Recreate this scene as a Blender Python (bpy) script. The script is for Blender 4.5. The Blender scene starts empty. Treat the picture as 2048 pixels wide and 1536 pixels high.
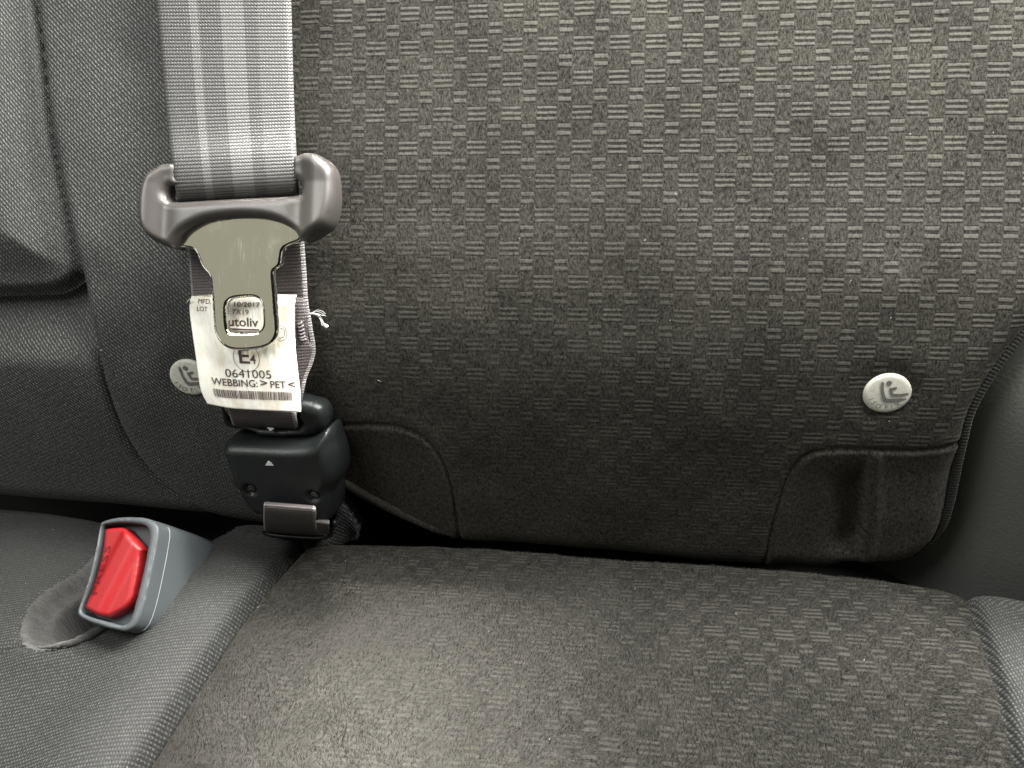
import bpy, bmesh, math, random
import numpy as np
from mathutils import Vector, Matrix
from mathutils.geometry import delaunay_2d_cdt

scene = bpy.context.scene
rng = random.Random(7)
NR = np.random.default_rng(7)

# ------------------------------------------------------------------ frames
# seat frame: u = right along the bench, v = up the backrest, w = out of the backrest
REC = math.radians(25)
BAS = np.array([[1, 0, 0],
                [0, math.sin(REC), -math.cos(REC)],
                [0, math.cos(REC), math.sin(REC)]])
ORG = np.array([0.0, 0.0, 0.60])
F = 1538.0                      # focal length in pixels of the 2048 px wide photograph
D0 = 0.315                      # metres from the lens to the backrest along the axis
uc = np.array([0.9934, -0.0245, 0.112]); uc /= np.linalg.norm(uc)
vc = np.array([0.0046, 0.9555, 0.295]); vc -= uc * vc.dot(uc); vc /= np.linalg.norm(vc)
wc = np.cross(uc, vc)
MC = np.array([uc, vc, wc])     # columns: the camera axes in seat coordinates
CAM = MC @ np.array([0, 0, D0])


# lumbar bulge of the backrest: leaning back above, turning under towards the crease
_bv = np.linspace(-3.0, 3.0, 60001)
_bt = np.clip((_bv + 0.038) / 0.110, 0, 1)
_bs = 0.31 - 0.57 * _bt * _bt * (3 - 2 * _bt)
_bh = np.concatenate([[0], np.cumsum(0.5 * (_bs[1:] + _bs[:-1]) * (_bv[1] - _bv[0]))])
_bh += 0.008 - np.interp(0.01, _bv, _bh)


def bulge(v):
    """height of the bulged backrest over its base plane; what hangs on it follows"""
    return np.interp(np.asarray(v, float), _bv, _bh)


def W(p):
    p = np.array(p, float)
    p[..., 2] += bulge(p[..., 1])
    return p @ BAS.T + ORG


def unbend(p):
    """straight seat coordinates to coordinates on the bulged backrest"""
    p = np.array(p, float)
    p[..., 2] -= bulge(p[..., 1])
    return p


# ------------------------------------------------------------------ camera
cd = bpy.data.cameras.new('camera')
cam = bpy.data.objects.new('camera', cd)
scene.collection.objects.link(cam)
cd.sensor_width = 36.0
cd.lens = F / 2048 * 36
cd.clip_start = 0.01
cd.clip_end = 50
R = BAS @ MC
m4 = Matrix.Identity(4)
for i in range(3):
    for j in range(3):
        m4[i][j] = R[i][j]
m4.translation = Vector(W(unbend(CAM)))
cam.matrix_world = m4
scene.camera = cam

# ------------------------------------------------------------------ light
world = bpy.data.worlds.new('World')
scene.world = world
world.use_nodes = True
wb = world.node_tree.nodes['Background']
wb.inputs[0].default_value = (0.93, 0.95, 0.90, 1)
wb.inputs[1].default_value = 0.012


def area(name, pos, target, sx, sy, power, col, spread=170):
    l = bpy.data.lights.new(name, 'AREA')
    l.shape = 'RECTANGLE'
    l.size = sx
    l.size_y = sy
    l.energy = power
    l.color = col
    l.spread = math.radians(spread)
    o = bpy.data.objects.new(name, l)
    scene.collection.objects.link(o)
    a = Vector(W(unbend(pos))); b = Vector(W(unbend(target)))
    o.location = a
    o.rotation_euler = (b - a).to_track_quat('-Z', 'Y').to_euler()
    return o


# daylight through the rear window above the seat, grazing the backrest
area('rear_window_light', (0.12, 0.42, 0.09), (0.045, -0.05, 0.06), 0.62, 0.12, 9.0, (1.0, 0.99, 0.94))
area('corner_window_light', (0.45, 0.60, -0.09), (0.135, -0.05, 0.06), 0.28, 0.12, 20.0, (1.0, 0.99, 0.94))
# side window at left, gap between head restraints; the rest are added lamps
area('side_window_light', (-0.40, 0.60, 0.50), (0, 0, 0), 0.4, 0.4, 5.4, (0.98, 1.0, 0.98), 180)
area('plate_fill_light', (-0.50, 0.16, 0.88), (-0.1, 0.04, 0), 0.95, 0.8, 1.05, (1.0, 0.98, 0.76), 180)  # added tinted lamp, placed for the latch plate to mirror
area('front_fill_light', (-0.50, -0.85, 0.60), (-0.1, 0, 0), 0.6, 0.35, 1.8, (1.0, 1.0, 0.97), 180)  # added lamp: fills the low backrest, glints on the plate's lower rim
area('gap_light', (-0.02, 0.60, 0.0), (-0.040, -0.126, 0.113), 0.10, 0.10, 0.66, (1.0, 0.98, 0.92), 13)
area('left_rim_light', (-1.0, -0.15, 0.36), (-0.1, 0, 0), 0.5, 0.3, 0.7, (1.0, 1.0, 0.98), 180)  # added lamp that brightens the plate's left rim
area('right_rim_light', (0.95, -0.10, 0.45), (0, 0, 0), 0.4, 0.3, 0.5, (1.0, 1.0, 0.97), 180)  # added lamp that brightens the plate's right rim

scene.view_settings.view_transform = 'Standard'
scene.view_settings.look = 'None'
scene.view_settings.exposure = 0
scene.view_settings.gamma = 1
scene.cycles.max_bounces = 6

# ------------------------------------------------------------------ pixel <-> surface helpers


def ray(x, y):
    return MC @ np.array([(x - 1024) / F, (768 - y) / F, -1.0])


def S(x, y, w=0.0):
    """point of the backrest-parallel plane w = const seen at photo pixel x, y"""
    d = ray(x, y)
    ww = w
    for _ in range(30):
        p = CAM + d * ((ww - CAM[2]) / d[2])
        ww = 0.5 * ww + 0.5 * (w + float(bulge(p[1])))
    return np.array([p[0], p[1], w])


V0 = -0.0835
QD = np.array([0, -0.358, 0.9337]); QN = np.array([0, 0.9337, 0.358])
P0 = np.array([0, V0, 0.0])


def Q(x, y, h=0.0):
    """(u, q) on the cushion plane at height h"""
    d = ray(x, y)
    t = (h - QN.dot(CAM - P0)) / QN.dot(d)
    p = CAM + d * t
    return np.array([p[0], QD.dot(p - P0)])


def QS(u, q, h):
    """cushion coordinates to seat coordinates"""
    u = np.asarray(u, float); q = np.asarray(q, float); h = np.asarray(h, float)
    return unbend(np.stack([u + 0 * q, P0[1] + q * QD[1] + h * QN[1], q * QD[2] + h * QN[2]], -1))


class Plane:
    """flat working plane at a pixel, w metres over the backrest, leaning by slope"""

    def __init__(self, x, y, w, slope):
        p = S(x, y, w)
        self.o = np.array([p[0], p[1], p[2] + float(bulge(p[1]))])
        k = 1 / math.hypot(1, slope)
        self.X = np.array([1.0, 0, 0]); self.Y = np.array([0, k, slope * k]); self.N = np.array([0, -slope * k, k])

    def px(self, x, y, n=0.0):
        d = ray(x, y)
        t = (n - self.N.dot(CAM - self.o)) / self.N.dot(d)
        p = CAM + d * t - self.o
        return np.array([p.dot(self.X), p.dot(self.Y)])

    def line(self, pts, n=0.0, k=5, closed=True):
        return np.array([self.px(x, y, n) for x, y in smooth(pts, k, closed)])

    def p3(self, a, b, z):
        return unbend(self.o + np.multiply.outer(np.asarray(a, float), self.X) + np.multiply.outer(np.asarray(b, float), self.Y) + np.multiply.outer(np.asarray(z, float), self.N))


def smooth(pts, n=8, closed=False):
    """Catmull-Rom through the points"""
    p = np.asarray(pts, float)
    N = len(p)
    out = []
    rngk = range(N if closed else N - 1)
    for k in rngk:
        if closed:
            a, b, c, d = p[(k - 1) % N], p[k], p[(k + 1) % N], p[(k + 2) % N]
        else:
            b, c = p[k], p[k + 1]
            a = p[k - 1] if k > 0 else 2 * b - c
            d = p[k + 2] if k + 2 < N else 2 * c - b
        for i in range(n):
            t = i / n
            out.append(0.5 * (2 * b + (c - a) * t + (2 * a - 5 * b + 4 * c - d) * t * t + (3 * b - a - 3 * c + d) * t ** 3))
    if not closed:
        out.append(p[-1])
    return np.array(out)


def spx(pts, w=0.0, n=6, closed=False):
    return np.array([S(x, y, w)[:2] for x, y in smooth(pts, n, closed)])


def qpx(pts, h=0.0, n=6, closed=False):
    return np.array([Q(x, y, h) for x, y in smooth(pts, n, closed)])


def pdist(X, Y, line, closed=False):
    """distance to a polyline, and the sign of the side of the nearest segment (+ = left of travel)"""
    best = np.full(X.shape, 1e9)
    sgn = np.ones(X.shape)
    n = len(line)
    for k in range(n if closed else n - 1):
        a = line[k]; b = line[(k + 1) % n]
        ab = b - a
        L = ab.dot(ab)
        if L < 1e-16:
            continue
        t = np.clip(((X - a[0]) * ab[0] + (Y - a[1]) * ab[1]) / L, 0, 1)
        dx = X - a[0] - t * ab[0]; dy = Y - a[1] - t * ab[1]
        d = np.hypot(dx, dy)
        cr = ab[0] * (Y - a[1]) - ab[1] * (X - a[0])
        m = d < best - 1e-12
        best = np.where(m, d, best)
        sgn = np.where(m, np.sign(cr), sgn)
    return best, sgn


def inside(X, Y, poly):
    r = np.zeros(X.shape, bool)
    n = len(poly)
    for k in range(n):
        x1, y1 = poly[k]; x2, y2 = poly[(k + 1) % n]
        if y1 == y2:
            continue
        c = ((y1 > Y) != (y2 > Y)) & (X < (x2 - x1) * (Y - y1) / (y2 - y1) + x1)
        r ^= c
    return r


def ss(a, b, x):
    t = np.clip((x - a) / (b - a), 0, 1)
    return t * t * (3 - 2 * t)


def roundprof(d, r):
    t = np.clip(d / r, 0, 1)
    return np.sqrt(np.clip(1 - (1 - t) ** 2, 0, 1))


# cheap value noise for soft unevenness
_tab = NR.random((64, 64))


def vnoise(X, Y, s):
    x = X * s + 1000.0; y = Y * s + 1000.0
    xi = np.floor(x).astype(int); yi = np.floor(y).astype(int)
    fx = x - xi; fy = y - yi
    fx = fx * fx * (3 - 2 * fx); fy = fy * fy * (3 - 2 * fy)
    g = lambda i, j: _tab[i % 64, j % 64]
    return (g(xi, yi) * (1 - fx) * (1 - fy) + g(xi + 1, yi) * fx * (1 - fy) +
            g(xi, yi + 1) * (1 - fx) * fy + g(xi + 1, yi + 1) * fx * fy) - 0.5


# ------------------------------------------------------------------ object helpers
def tag(o, label=None, cat=None, group=None, kind=None):
    if label: o['label'] = label
    if cat: o['category'] = cat
    if group: o['group'] = group
    if kind: o['kind'] = kind
    return o


def thing(name, pos, label, cat, group=None):
    o = bpy.data.objects.new(name, None)
    o.empty_display_size = 0.01
    scene.collection.objects.link(o)
    o.location = Vector(W(pos))
    return tag(o, label, cat, group)


def origin_of(o):
    v = Vector((0, 0, 0))
    while o is not None:
        v += o.location
        o = o.parent
    return np.array(v)


def mesh_obj(name, verts, faces, mat, parent=None, uv=None, flat=False, pos=None, label=None):
    """verts in seat coordinates; the object keeps the origin of its parent"""
    verts = np.asarray(verts, float)
    Wv = W(verts)
    base = origin_of(parent) if parent is not None else (W(pos) if pos is not None else Wv.mean(0))
    me = bpy.data.meshes.new(name)
    me.from_pydata((Wv - base).tolist(), [], [list(map(int, f)) for f in faces])
    me.update()
    if uv is not None:
        uvl = me.uv_layers.new(name='UVMap')
        li = np.empty(len(me.loops), dtype=np.int32)
        me.loops.foreach_get('vertex_index', li)
        uvl.data.foreach_set('uv', np.asarray(uv, np.float32)[li].ravel())
    if not flat:
        me.polygons.foreach_set('use_smooth', np.ones(len(me.polygons), bool))
    if mat is not None:
        me.materials.append(mat)
    o = bpy.data.objects.new(name, me)
    scene.collection.objects.link(o)
    if parent is not None:
        o.parent = parent
    else:
        o.location = Vector(base)
    if label: o['label'] = label
    return o


def autosmooth(o, deg=40):
    me = o.data
    bm = bmesh.new(); bm.from_mesh(me)
    for e in bm.edges:
        if len(e.link_faces) == 2 and e.calc_face_angle(0) > math.radians(deg):
            e.smooth = False
    bm.to_mesh(me); bm.free()
    return o


def grid_part(name, P, UV, mask, mat, parent, label=None):
    """part of a big grid: P (R,C,3), mask (R-1,C-1) of faces"""
    Rr, Cc = P.shape[:2]
    i, j = np.nonzero(mask)
    f = np.stack([i * Cc + j, i * Cc + j + 1, (i + 1) * Cc + j + 1, (i + 1) * Cc + j], 1)
    used, inv = np.unique(f, return_inverse=True)
    f = inv.reshape(f.shape)
    v = P.reshape(-1, 3)[used]
    t = UV.reshape(-1, 2)[used]
    return mesh_obj(name, v, f, mat, parent, uv=t, label=label)


def relief(name, outline, hf, mat, parent, step=0.0012, w0=0.0, back=0.006, holes=(), to3=None, label=None, maxd=None, uvs=1.0, close=False, uvf=None):
    """solid with a clean outline (2-D, metres) whose front is hf(x, y, d); d = distance to the outline.
    to3 maps (x, y, z) to seat coordinates"""
    outline = np.asarray(outline, float)
    if to3 is None:
        to3 = lambda x, y, z: np.stack([x, y, z + w0], -1)
    loops = [outline] + [np.asarray(h, float) for h in holes]
    vs = []; es = []
    for lp in loops:
        # resample
        b = len(vs)
        n = len(lp)
        for k in range(n):
            vs.append(lp[k])
        for k in range(n):
            es.append((b + k, b + (k + 1) % n))
    nb = len(vs)
    lo = outline.min(0); hi = outline.max(0)
    gx, gy = np.meshgrid(np.arange(lo[0], hi[0], step), np.arange(lo[1], hi[1], step))
    gy = gy + (np.arange(gx.shape[1]) % 2)[None, :] * step * 0.5
    gx = gx.ravel(); gy = gy.ravel()

    def dmin(x, y):
        d = np.full(x.shape, 1e9)
        for lp in loops:
            d = np.minimum(d, pdist(x, y, lp, True)[0])
        return d

    def ins(x, y):
        r = inside(x, y, outline)
        for h in loops[1:]:
            r &= ~inside(x, y, h)
        return r
    # extra rings close to the outline so that the rounding is smooth
    ring = []
    for lp in loops:
        nx = np.roll(lp, -1, 0) - np.roll(lp, 1, 0)
        nrm = np.stack([-nx[:, 1], nx[:, 0]], 1)
        nrm /= np.linalg.norm(nrm, axis=1)[:, None] + 1e-12
        for off in (0.08 * step, 0.25 * step, 0.5 * step):
            for sgn in (1, -1):
                ring.append(lp + nrm * off * sgn)
    ring = np.concatenate(ring)
    m = ins(gx, gy) & (dmin(gx, gy) > 0.8 * step)
    gp = np.stack([gx[m], gy[m]], 1)
    m = ins(ring[:, 0], ring[:, 1])
    gp = np.concatenate([gp, ring[m]])
    vs = [Vector((float(p[0]), float(p[1]))) for p in vs] + [Vector((float(p[0]), float(p[1]))) for p in gp]
    ov, oe, of, _, _, _ = delaunay_2d_cdt(vs, es, [], 0, 1e-8)
    V2 = np.array([[p.x, p.y] for p in ov])
    tri = np.array([list(f) for f in of])
    c = V2[tri].mean(1)
    tri = tri[ins(c[:, 0], c[:, 1])]
    a = V2[tri]
    ar = (a[:, 1, 0] - a[:, 0, 0]) * (a[:, 2, 1] - a[:, 0, 1]) - (a[:, 1, 1] - a[:, 0, 1]) * (a[:, 2, 0] - a[:, 0, 0])
    tri[ar < 0] = tri[ar < 0][:, ::-1]
    d = dmin(V2[:, 0], V2[:, 1])
    z = hf(V2[:, 0], V2[:, 1], d)
    front = to3(V2[:, 0], V2[:, 1], z)
    # walls down to the back
    cnt = {}
    for t in tri:
        for k in range(3):
            e = (t[k], t[(k + 1) % 3])
            cnt[e] = cnt.get(e, 0) + 1
    bed = [e for e in cnt if (e[1], e[0]) not in cnt]
    bv = sorted(set([e[0] for e in bed] + [e[1] for e in bed]))
    off = len(front)
    mp = {v: off + i for i, v in enumerate(bv)}
    bx = V2[bv]
    backv = to3(bx[:, 0], bx[:, 1], np.full(len(bv), -back))
    faces = [tuple(t) for t in tri] + [(e[1], e[0], mp[e[0]], mp[e[1]]) for e in bed]
    verts = np.concatenate([front, backv])
    uv = np.concatenate([V2, bx]) * uvs
    if uvf is not None:
        uv[:len(V2)] = uvf(V2[:, 0], V2[:, 1], z)
    if close:
        off2 = len(verts)
        verts = np.concatenate([verts, to3(V2[:, 0], V2[:, 1], np.full(len(V2), -back))])
        uv = np.concatenate([uv, V2 * uvs])
        faces += [tuple(off2 + t[::-1]) for t in tri]
    return mesh_obj(name, verts, faces, mat, parent, uv=uv, label=label)


def tube(name, pts, rad, mat, parent, sides=10, flatten=None, label=None, pos=None, caps=True):
    """round tube along seat-coordinate points; rad scalar or per point"""
    v, f, uv = tube_data(pts, rad, sides, flatten, caps)
    return mesh_obj(name, v, f, mat, parent, uv=uv, label=label, pos=pos)


def tube_data(pts, rad, sides=10, flatten=None, caps=True):
    p = np.asarray(pts, float)
    n = len(p)
    rad = np.broadcast_to(np.asarray(rad, float), (n,))
    T = np.gradient(p, axis=0)
    T /= np.linalg.norm(T, axis=1)[:, None] + 1e-12
    ref = np.array([0, 0, 1.0])
    verts = []; uvs = []
    L = np.concatenate([[0], np.cumsum(np.linalg.norm(np.diff(p, axis=0), axis=1))])
    for k in range(n):
        r_ = ref if abs(T[k].dot(ref)) < 0.95 else np.array([1.0, 0, 0])
        a = np.cross(T[k], r_); a /= np.linalg.norm(a)
        b = np.cross(a, T[k])
        fl = flatten if flatten else 1.0
        for s in range(sides):
            t = 2 * math.pi * s / sides
            verts.append(p[k] + rad[k] * (a * math.cos(t) + b * math.sin(t) * fl))
            uvs.append((rad[k] * t, L[k]))
    faces = []
    for k in range(n - 1):
        for s in range(sides):
            faces.append((k * sides + s, k * sides + (s + 1) % sides, (k + 1) * sides + (s + 1) % sides, (k + 1) * sides + s))
    if caps:
        faces.append(tuple(range(sides))[::-1])
        faces.append(tuple((n - 1) * sides + s for s in range(sides)))
    return np.array(verts), faces, np.array(uvs)


def pile(name, P, mask, count, length, width, lean, mat, parent, keep=None, seed=1):
    """short nap fibres, one thin triangle each, on the faces of a grid"""
    G = np.random.default_rng(seed)
    X = W(P)
    fi, fj = np.nonzero(mask)
    k = G.integers(0, len(fi), count)
    i = fi[k]; j = fj[k]
    a = G.random(count)[:, None]; b = G.random(count)[:, None]
    p = X[i, j] * (1 - a) * (1 - b) + X[i, j + 1] * a * (1 - b) + X[i + 1, j] * (1 - a) * b + X[i + 1, j + 1] * a * b
    q = P[i, j]
    if keep is not None:
        m = G.random(count) < keep(i, j, a[:, 0], b[:, 0])
        p = p[m]; i = i[m]; j = j[m]; q = q[m]
    n_ = len(p)
    tu = X[i, j + 1] - X[i, j]; tv = X[i + 1, j] - X[i, j]
    tu /= np.linalg.norm(tu, axis=1)[:, None] + 1e-12; tv /= np.linalg.norm(tv, axis=1)[:, None] + 1e-12
    nn = np.cross(tu, tv); nn /= np.linalg.norm(nn, axis=1)[:, None] + 1e-12
    flip = np.where((nn * (np.array(m4.translation) - p)).sum(1) < 0, -1.0, 1.0)[:, None]
    nn *= flip
    th = lean(i, j) + G.normal(0, 0.45, n_)
    d = tu * np.cos(th)[:, None] + tv * np.sin(th)[:, None]
    s_ = tu * -np.sin(th)[:, None] + tv * np.cos(th)[:, None]
    el = np.clip(G.normal(0.42, 0.22, n_), 0.08, 1.2)[:, None]
    L_ = length * G.uniform(0.55, 1.3, n_)[:, None]
    tip = p + L_ * (d * np.cos(el) + nn * np.sin(el))
    w_ = width * G.uniform(0.6, 1.3, n_)[:, None] * 0.5
    base = p - nn * 0.0001
    V = np.empty((n_, 3, 3)); V[:, 0] = base - s_ * w_; V[:, 1] = base + s_ * w_; V[:, 2] = tip
    V = V.reshape(-1, 3) - origin_of(parent)
    me = bpy.data.meshes.new(name)
    me.vertices.add(3 * n_); me.loops.add(3 * n_); me.polygons.add(n_)
    me.vertices.foreach_set('co', V.astype(np.float32).ravel())
    me.loops.foreach_set('vertex_index', np.arange(3 * n_, dtype=np.int32))
    me.polygons.foreach_set('loop_start', np.arange(0, 3 * n_, 3, dtype=np.int32))
    me.update(calc_edges=True)
    me.materials.append(mat)
    o = bpy.data.objects.new(name, me)
    scene.collection.objects.link(o)
    o.parent = parent
    o['kind'] = 'stuff'
    return o


def rib_mask(u, v, off):
    """1 where the woven ribs lie (same layout as the velour material)"""
    fx = np.mod((u + off[0]) / 0.01335, 1); fy = np.mod((v + off[1]) / 0.01235, 1)
    return ((fx < 0.58) & (fy > 0.5)) | ((fx > 0.6) & (fy > 0.03) & (fy < 0.48))


# ------------------------------------------------------------------ materials
class NT:
    def __init__(self, name):
        self.m = bpy.data.materials.new(name)
        self.m.use_nodes = True
        self.t = self.m.node_tree
        self.b = self.t.nodes['Principled BSDF']

    def n(self, kind, **kw):
        nd = self.t.nodes.new(kind)
        for k, v in kw.items():
            setattr(nd, k, v)
        return nd

    def link(self, a, b):
        self.t.links.new(a, b)

    def put(self, sock, v):
        if isinstance(v, bpy.types.NodeSocket):
            self.link(v, sock)
        elif isinstance(v, (tuple, list)) and len(v) == 3 and sock.type == 'RGBA':
            sock.default_value = (*v, 1)
        else:
            sock.default_value = v

    def math(self, op, a, b=0.0, c=None, clamp=False):
        nd = self.n('ShaderNodeMath', operation=op, use_clamp=clamp)
        self.put(nd.inputs[0], a); self.put(nd.inputs[1], b)
        if c is not None:
            self.put(nd.inputs[2], c)
        return nd.outputs[0]

    def uv(self):
        return self.n('ShaderNodeTexCoord').outputs['UV']

    def obj(self):
        return self.n('ShaderNodeTexCoord').outputs['Object']

    def sep(self, v):
        s = self.n('ShaderNodeSeparateXYZ')
        self.link(v, s.inputs[0])
        return s.outputs

    def mapping(self, v, scale=(1, 1, 1), rot=(0, 0, 0), loc=(0, 0, 0)):
        mp = self.n('ShaderNodeMapping')
        self.link(v, mp.inputs[0])
        mp.inputs['Location'].default_value = loc
        mp.inputs['Rotation'].default_value = rot
        mp.inputs['Scale'].default_value = scale
        return mp.outputs[0]

    def noise(self, v, scale, detail=2, rough=0.5, out='Fac'):
        nd = self.n('ShaderNodeTexNoise')
        if v is not None:
            self.link(v, nd.inputs['Vector'])
        nd.inputs['Scale'].default_value = scale
        nd.inputs['Detail'].default_value = detail
        nd.inputs['Roughness'].default_value = rough
        return nd.outputs[out]

    def remap(self, v, a, b, c, d):
        nd = self.n('ShaderNodeMapRange')
        self.put(nd.inputs[0], v)
        for k, x in enumerate((a, b, c, d)):
            self.put(nd.inputs[k + 1], x)
        return nd.outputs[0]

    def sstep(self, v, a, b):
        nd = self.n('ShaderNodeMapRange', interpolation_type='SMOOTHSTEP')
        self.put(nd.inputs[0], v)
        nd.inputs[1].default_value = a; nd.inputs[2].default_value = b
        nd.inputs[3].default_value = 0; nd.inputs[4].default_value = 1
        return nd.outputs[0]

    def mix(self, f, a, b):
        nd = self.n('ShaderNodeMix', data_type='RGBA')
        self.put(nd.inputs[0], f)
        self.put(nd.inputs[6], a); self.put(nd.inputs[7], b)
        return nd.outputs[2]

    def scale_col(self, col, f):
        """colour times a scalar socket"""
        nd = self.n('ShaderNodeMix', data_type='RGBA', blend_type='MULTIPLY')
        nd.inputs[0].default_value = 1
        self.put(nd.inputs[6], col)
        cb = self.n('ShaderNodeCombineColor')
        for k in range(3):
            self.put(cb.inputs[k], f)
        self.link(cb.outputs[0], nd.inputs[7])
        return nd.outputs[2]

    def bump(self, h, dist, strength=1.0, normal=None):
        nd = self.n('ShaderNodeBump')
        self.put(nd.inputs['Height'], h)
        nd.inputs['Distance'].default_value = dist
        nd.inputs['Strength'].default_value = strength
        if normal is not None:
            self.link(normal, nd.inputs['Normal'])
        return nd.outputs[0]

    def set(self, **kw):
        for k, v in kw.items():
            self.put(self.b.inputs[k.replace('_', ' ')], v)
        return self


def pulse(N, x, a, b, e):
    """1 inside a..b with soft edges e"""
    return N.math('MULTIPLY', N.sstep(x, a - e, a + e), N.math('SUBTRACT', 1.0, N.sstep(x, b - e, b + e)))


def velour(name, col, rib, pattern=True, rib_light=None, rot=0.0, off=(0, 0)):
    N = NT(name)
    uv = N.uv()
    x, y, _ = N.sep(uv)
    # nap: short leaning fibres
    fib = N.noise(N.mapping(uv, (1500, 620, 1), (0, 0, 0.3)), 1.0, 2, 0.75)
    fib2 = N.noise(N.mapping(uv, (560, 430, 1), (0, 0, -0.2)), 1.0, 3, 0.75)
    patch = N.noise(N.mapping(uv, (34, 22, 1), (0, 0, 0.5)), 1.0, 3, 0.6)
    nap = N.math('ADD', N.math('MULTIPLY', fib, 0.58), N.math('MULTIPLY', fib2, 0.42))
    shade = N.remap(nap, 0.38, 0.62, 0.22, 1.8)
    shade = N.math('MULTIPLY', shade, N.remap(patch, 0.3, 0.7, 0.78, 1.22))
    base = N.scale_col(col, shade)
    height = N.math('MULTIPLY', nap, 1.0)
    if pattern:
        wob = N.noise(N.mapping(uv, (300, 300, 1)), 1.0, 1, 0.5, 'Color')
        wx, wy, _ = N.sep(wob)
        X = N.math('DIVIDE', N.math('ADD', N.math('ADD', x, off[0]), N.math('MULTIPLY', N.math('SUBTRACT', wx, 0.5), 0.0005)), 0.01335)
        Y = N.math('DIVIDE', N.math('ADD', N.math('ADD', y, off[1]), N.math('MULTIPLY', N.math('SUBTRACT', wy, 0.5), 0.0004)), 0.01235)
        fx = N.math('FRACT', X); fy = N.math('FRACT', Y)
        A = N.math('MULTIPLY', pulse(N, fx, 0.02, 0.57, 0.02), pulse(N, fy, 0.51, 0.985, 0.02))
        B = N.math('MULTIPLY', pulse(N, fx, 0.61, 0.98, 0.02), pulse(N, fy, 0.04, 0.47, 0.02))
        ra = N.math('FRACT', N.math('MULTIPLY', N.math('SUBTRACT', fy, 0.505), 6.25))
        rb = N.math('FRACT', N.math('MULTIPLY', N.math('SUBTRACT', fy, 0.04), 4.6))
        pa = pulse(N, ra, 0.30, 0.80, 0.16)
        pb = pulse(N, rb, 0.28, 0.80, 0.12)
        ribs = N.math('ADD', N.math('MULTIPLY', A, pa), N.math('MULTIPLY', B, pb))
        gaps = N.math('SUBTRACT', N.math('ADD', A, B), ribs)
        wmask = N.noise(N.mapping(uv, (26, 26, 1)), 1.0, 4, 0.7)
        if rib_light is not None:
            # how the ribs catch the light, put into the colour along the panel
            g = N.math('ADD', N.math('MULTIPLY', x, rib_light[0]), N.math('ADD', N.math('MULTIPLY', y, rib_light[1]), rib_light[2]))
            wm = N.math('ADD', g, N.math('MULTIPLY', N.math('SUBTRACT', wmask, 0.5), rib_light[3]), clamp=True)
        else:
            wm = N.sstep(wmask, 0.35, 0.65)
        # tiny breaks along each rib
        brk = N.remap(N.noise(N.mapping(uv, (900, 260, 1)), 1.0, 2), 0.36, 0.55, 0.45, 1.0)
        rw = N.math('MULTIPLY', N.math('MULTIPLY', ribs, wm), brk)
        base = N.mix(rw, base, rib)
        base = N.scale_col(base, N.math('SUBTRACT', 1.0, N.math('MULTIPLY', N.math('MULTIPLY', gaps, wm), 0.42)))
        height = N.math('ADD', height, N.math('MULTIPLY', N.math('SUBTRACT', ribs, N.math('MULTIPLY', gaps, 0.6)), N.math('MULTIPLY', wm, 0.55)))
    nrm = N.bump(height, 0.00030, 0.75)
    N.set(Base_Color=base, Roughness=0.95, Sheen_Weight=0.06, Sheen_Roughness=0.5, Normal=nrm)
    N.b.inputs['Sheen Tint'].default_value = (0.95, 0.92, 0.85, 1)
    N.b.inputs['Specular IOR Level'].default_value = 0.15
    return N.m


def twill(name, col, hi, p=0.00125, ang=0.0, spec=0.3, slope=0.25, wa=0.5):
    N = NT(name)
    uv = N.uv()
    w = N.noise(N.mapping(uv, (120, 120, 1)), 1.0, 2, 0.5, 'Color')
    wx, wy, _ = N.sep(w)
    x, y, _ = N.sep(N.mapping(uv, (1, 1, 1), (0, 0, ang)))
    x = N.math('ADD', x, N.math('MULTIPLY', wx, 0.0006)); y = N.math('ADD', y, N.math('MULTIPLY', wy, 0.0006))
    a = N.math('COSINE', N.math('MULTIPLY', x, 2 * math.pi / p))
    b = N.math('COSINE', N.math('MULTIPLY', N.math('ADD', y, N.math('MULTIPLY', x, slope)), 2 * math.pi / (p * 1.45)))
    d = N.math('ADD', N.math('MULTIPLY', a, wa), N.math('MULTIPLY', b, 1 - wa))
    fine = N.noise(N.mapping(uv, (1300, 900, 1)), 1.0, 2, 0.7)
    per = N.noise(N.mapping(uv, (700, 520, 1)), 1.0, 1, 0.5)
    d = N.math('ADD', d, N.math('MULTIPLY', N.math('SUBTRACT', fine, 0.5), 1.5))
    dots = N.sstep(d, -0.25, 1.0)
    big = N.noise(N.mapping(uv, (40, 40, 1)), 1.0, 3, 0.6)
    f = N.math('MULTIPLY', dots, N.remap(per, 0.32, 0.68, 0.25, 1.15))
    c = N.mix(f, col, hi)
    c = N.scale_col(c, N.remap(big, 0.3, 0.7, 0.88, 1.12))
    h = N.math('ADD', dots, N.math('MULTIPLY', fine, 0.35))
    N.set(Base_Color=c, Roughness=0.72, Normal=N.bump(h, 0.00028, 0.9), Sheen_Weight=0.05, Sheen_Roughness=0.4)
    N.b.inputs['Specular IOR Level'].default_value = spec
    return N.m


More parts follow.
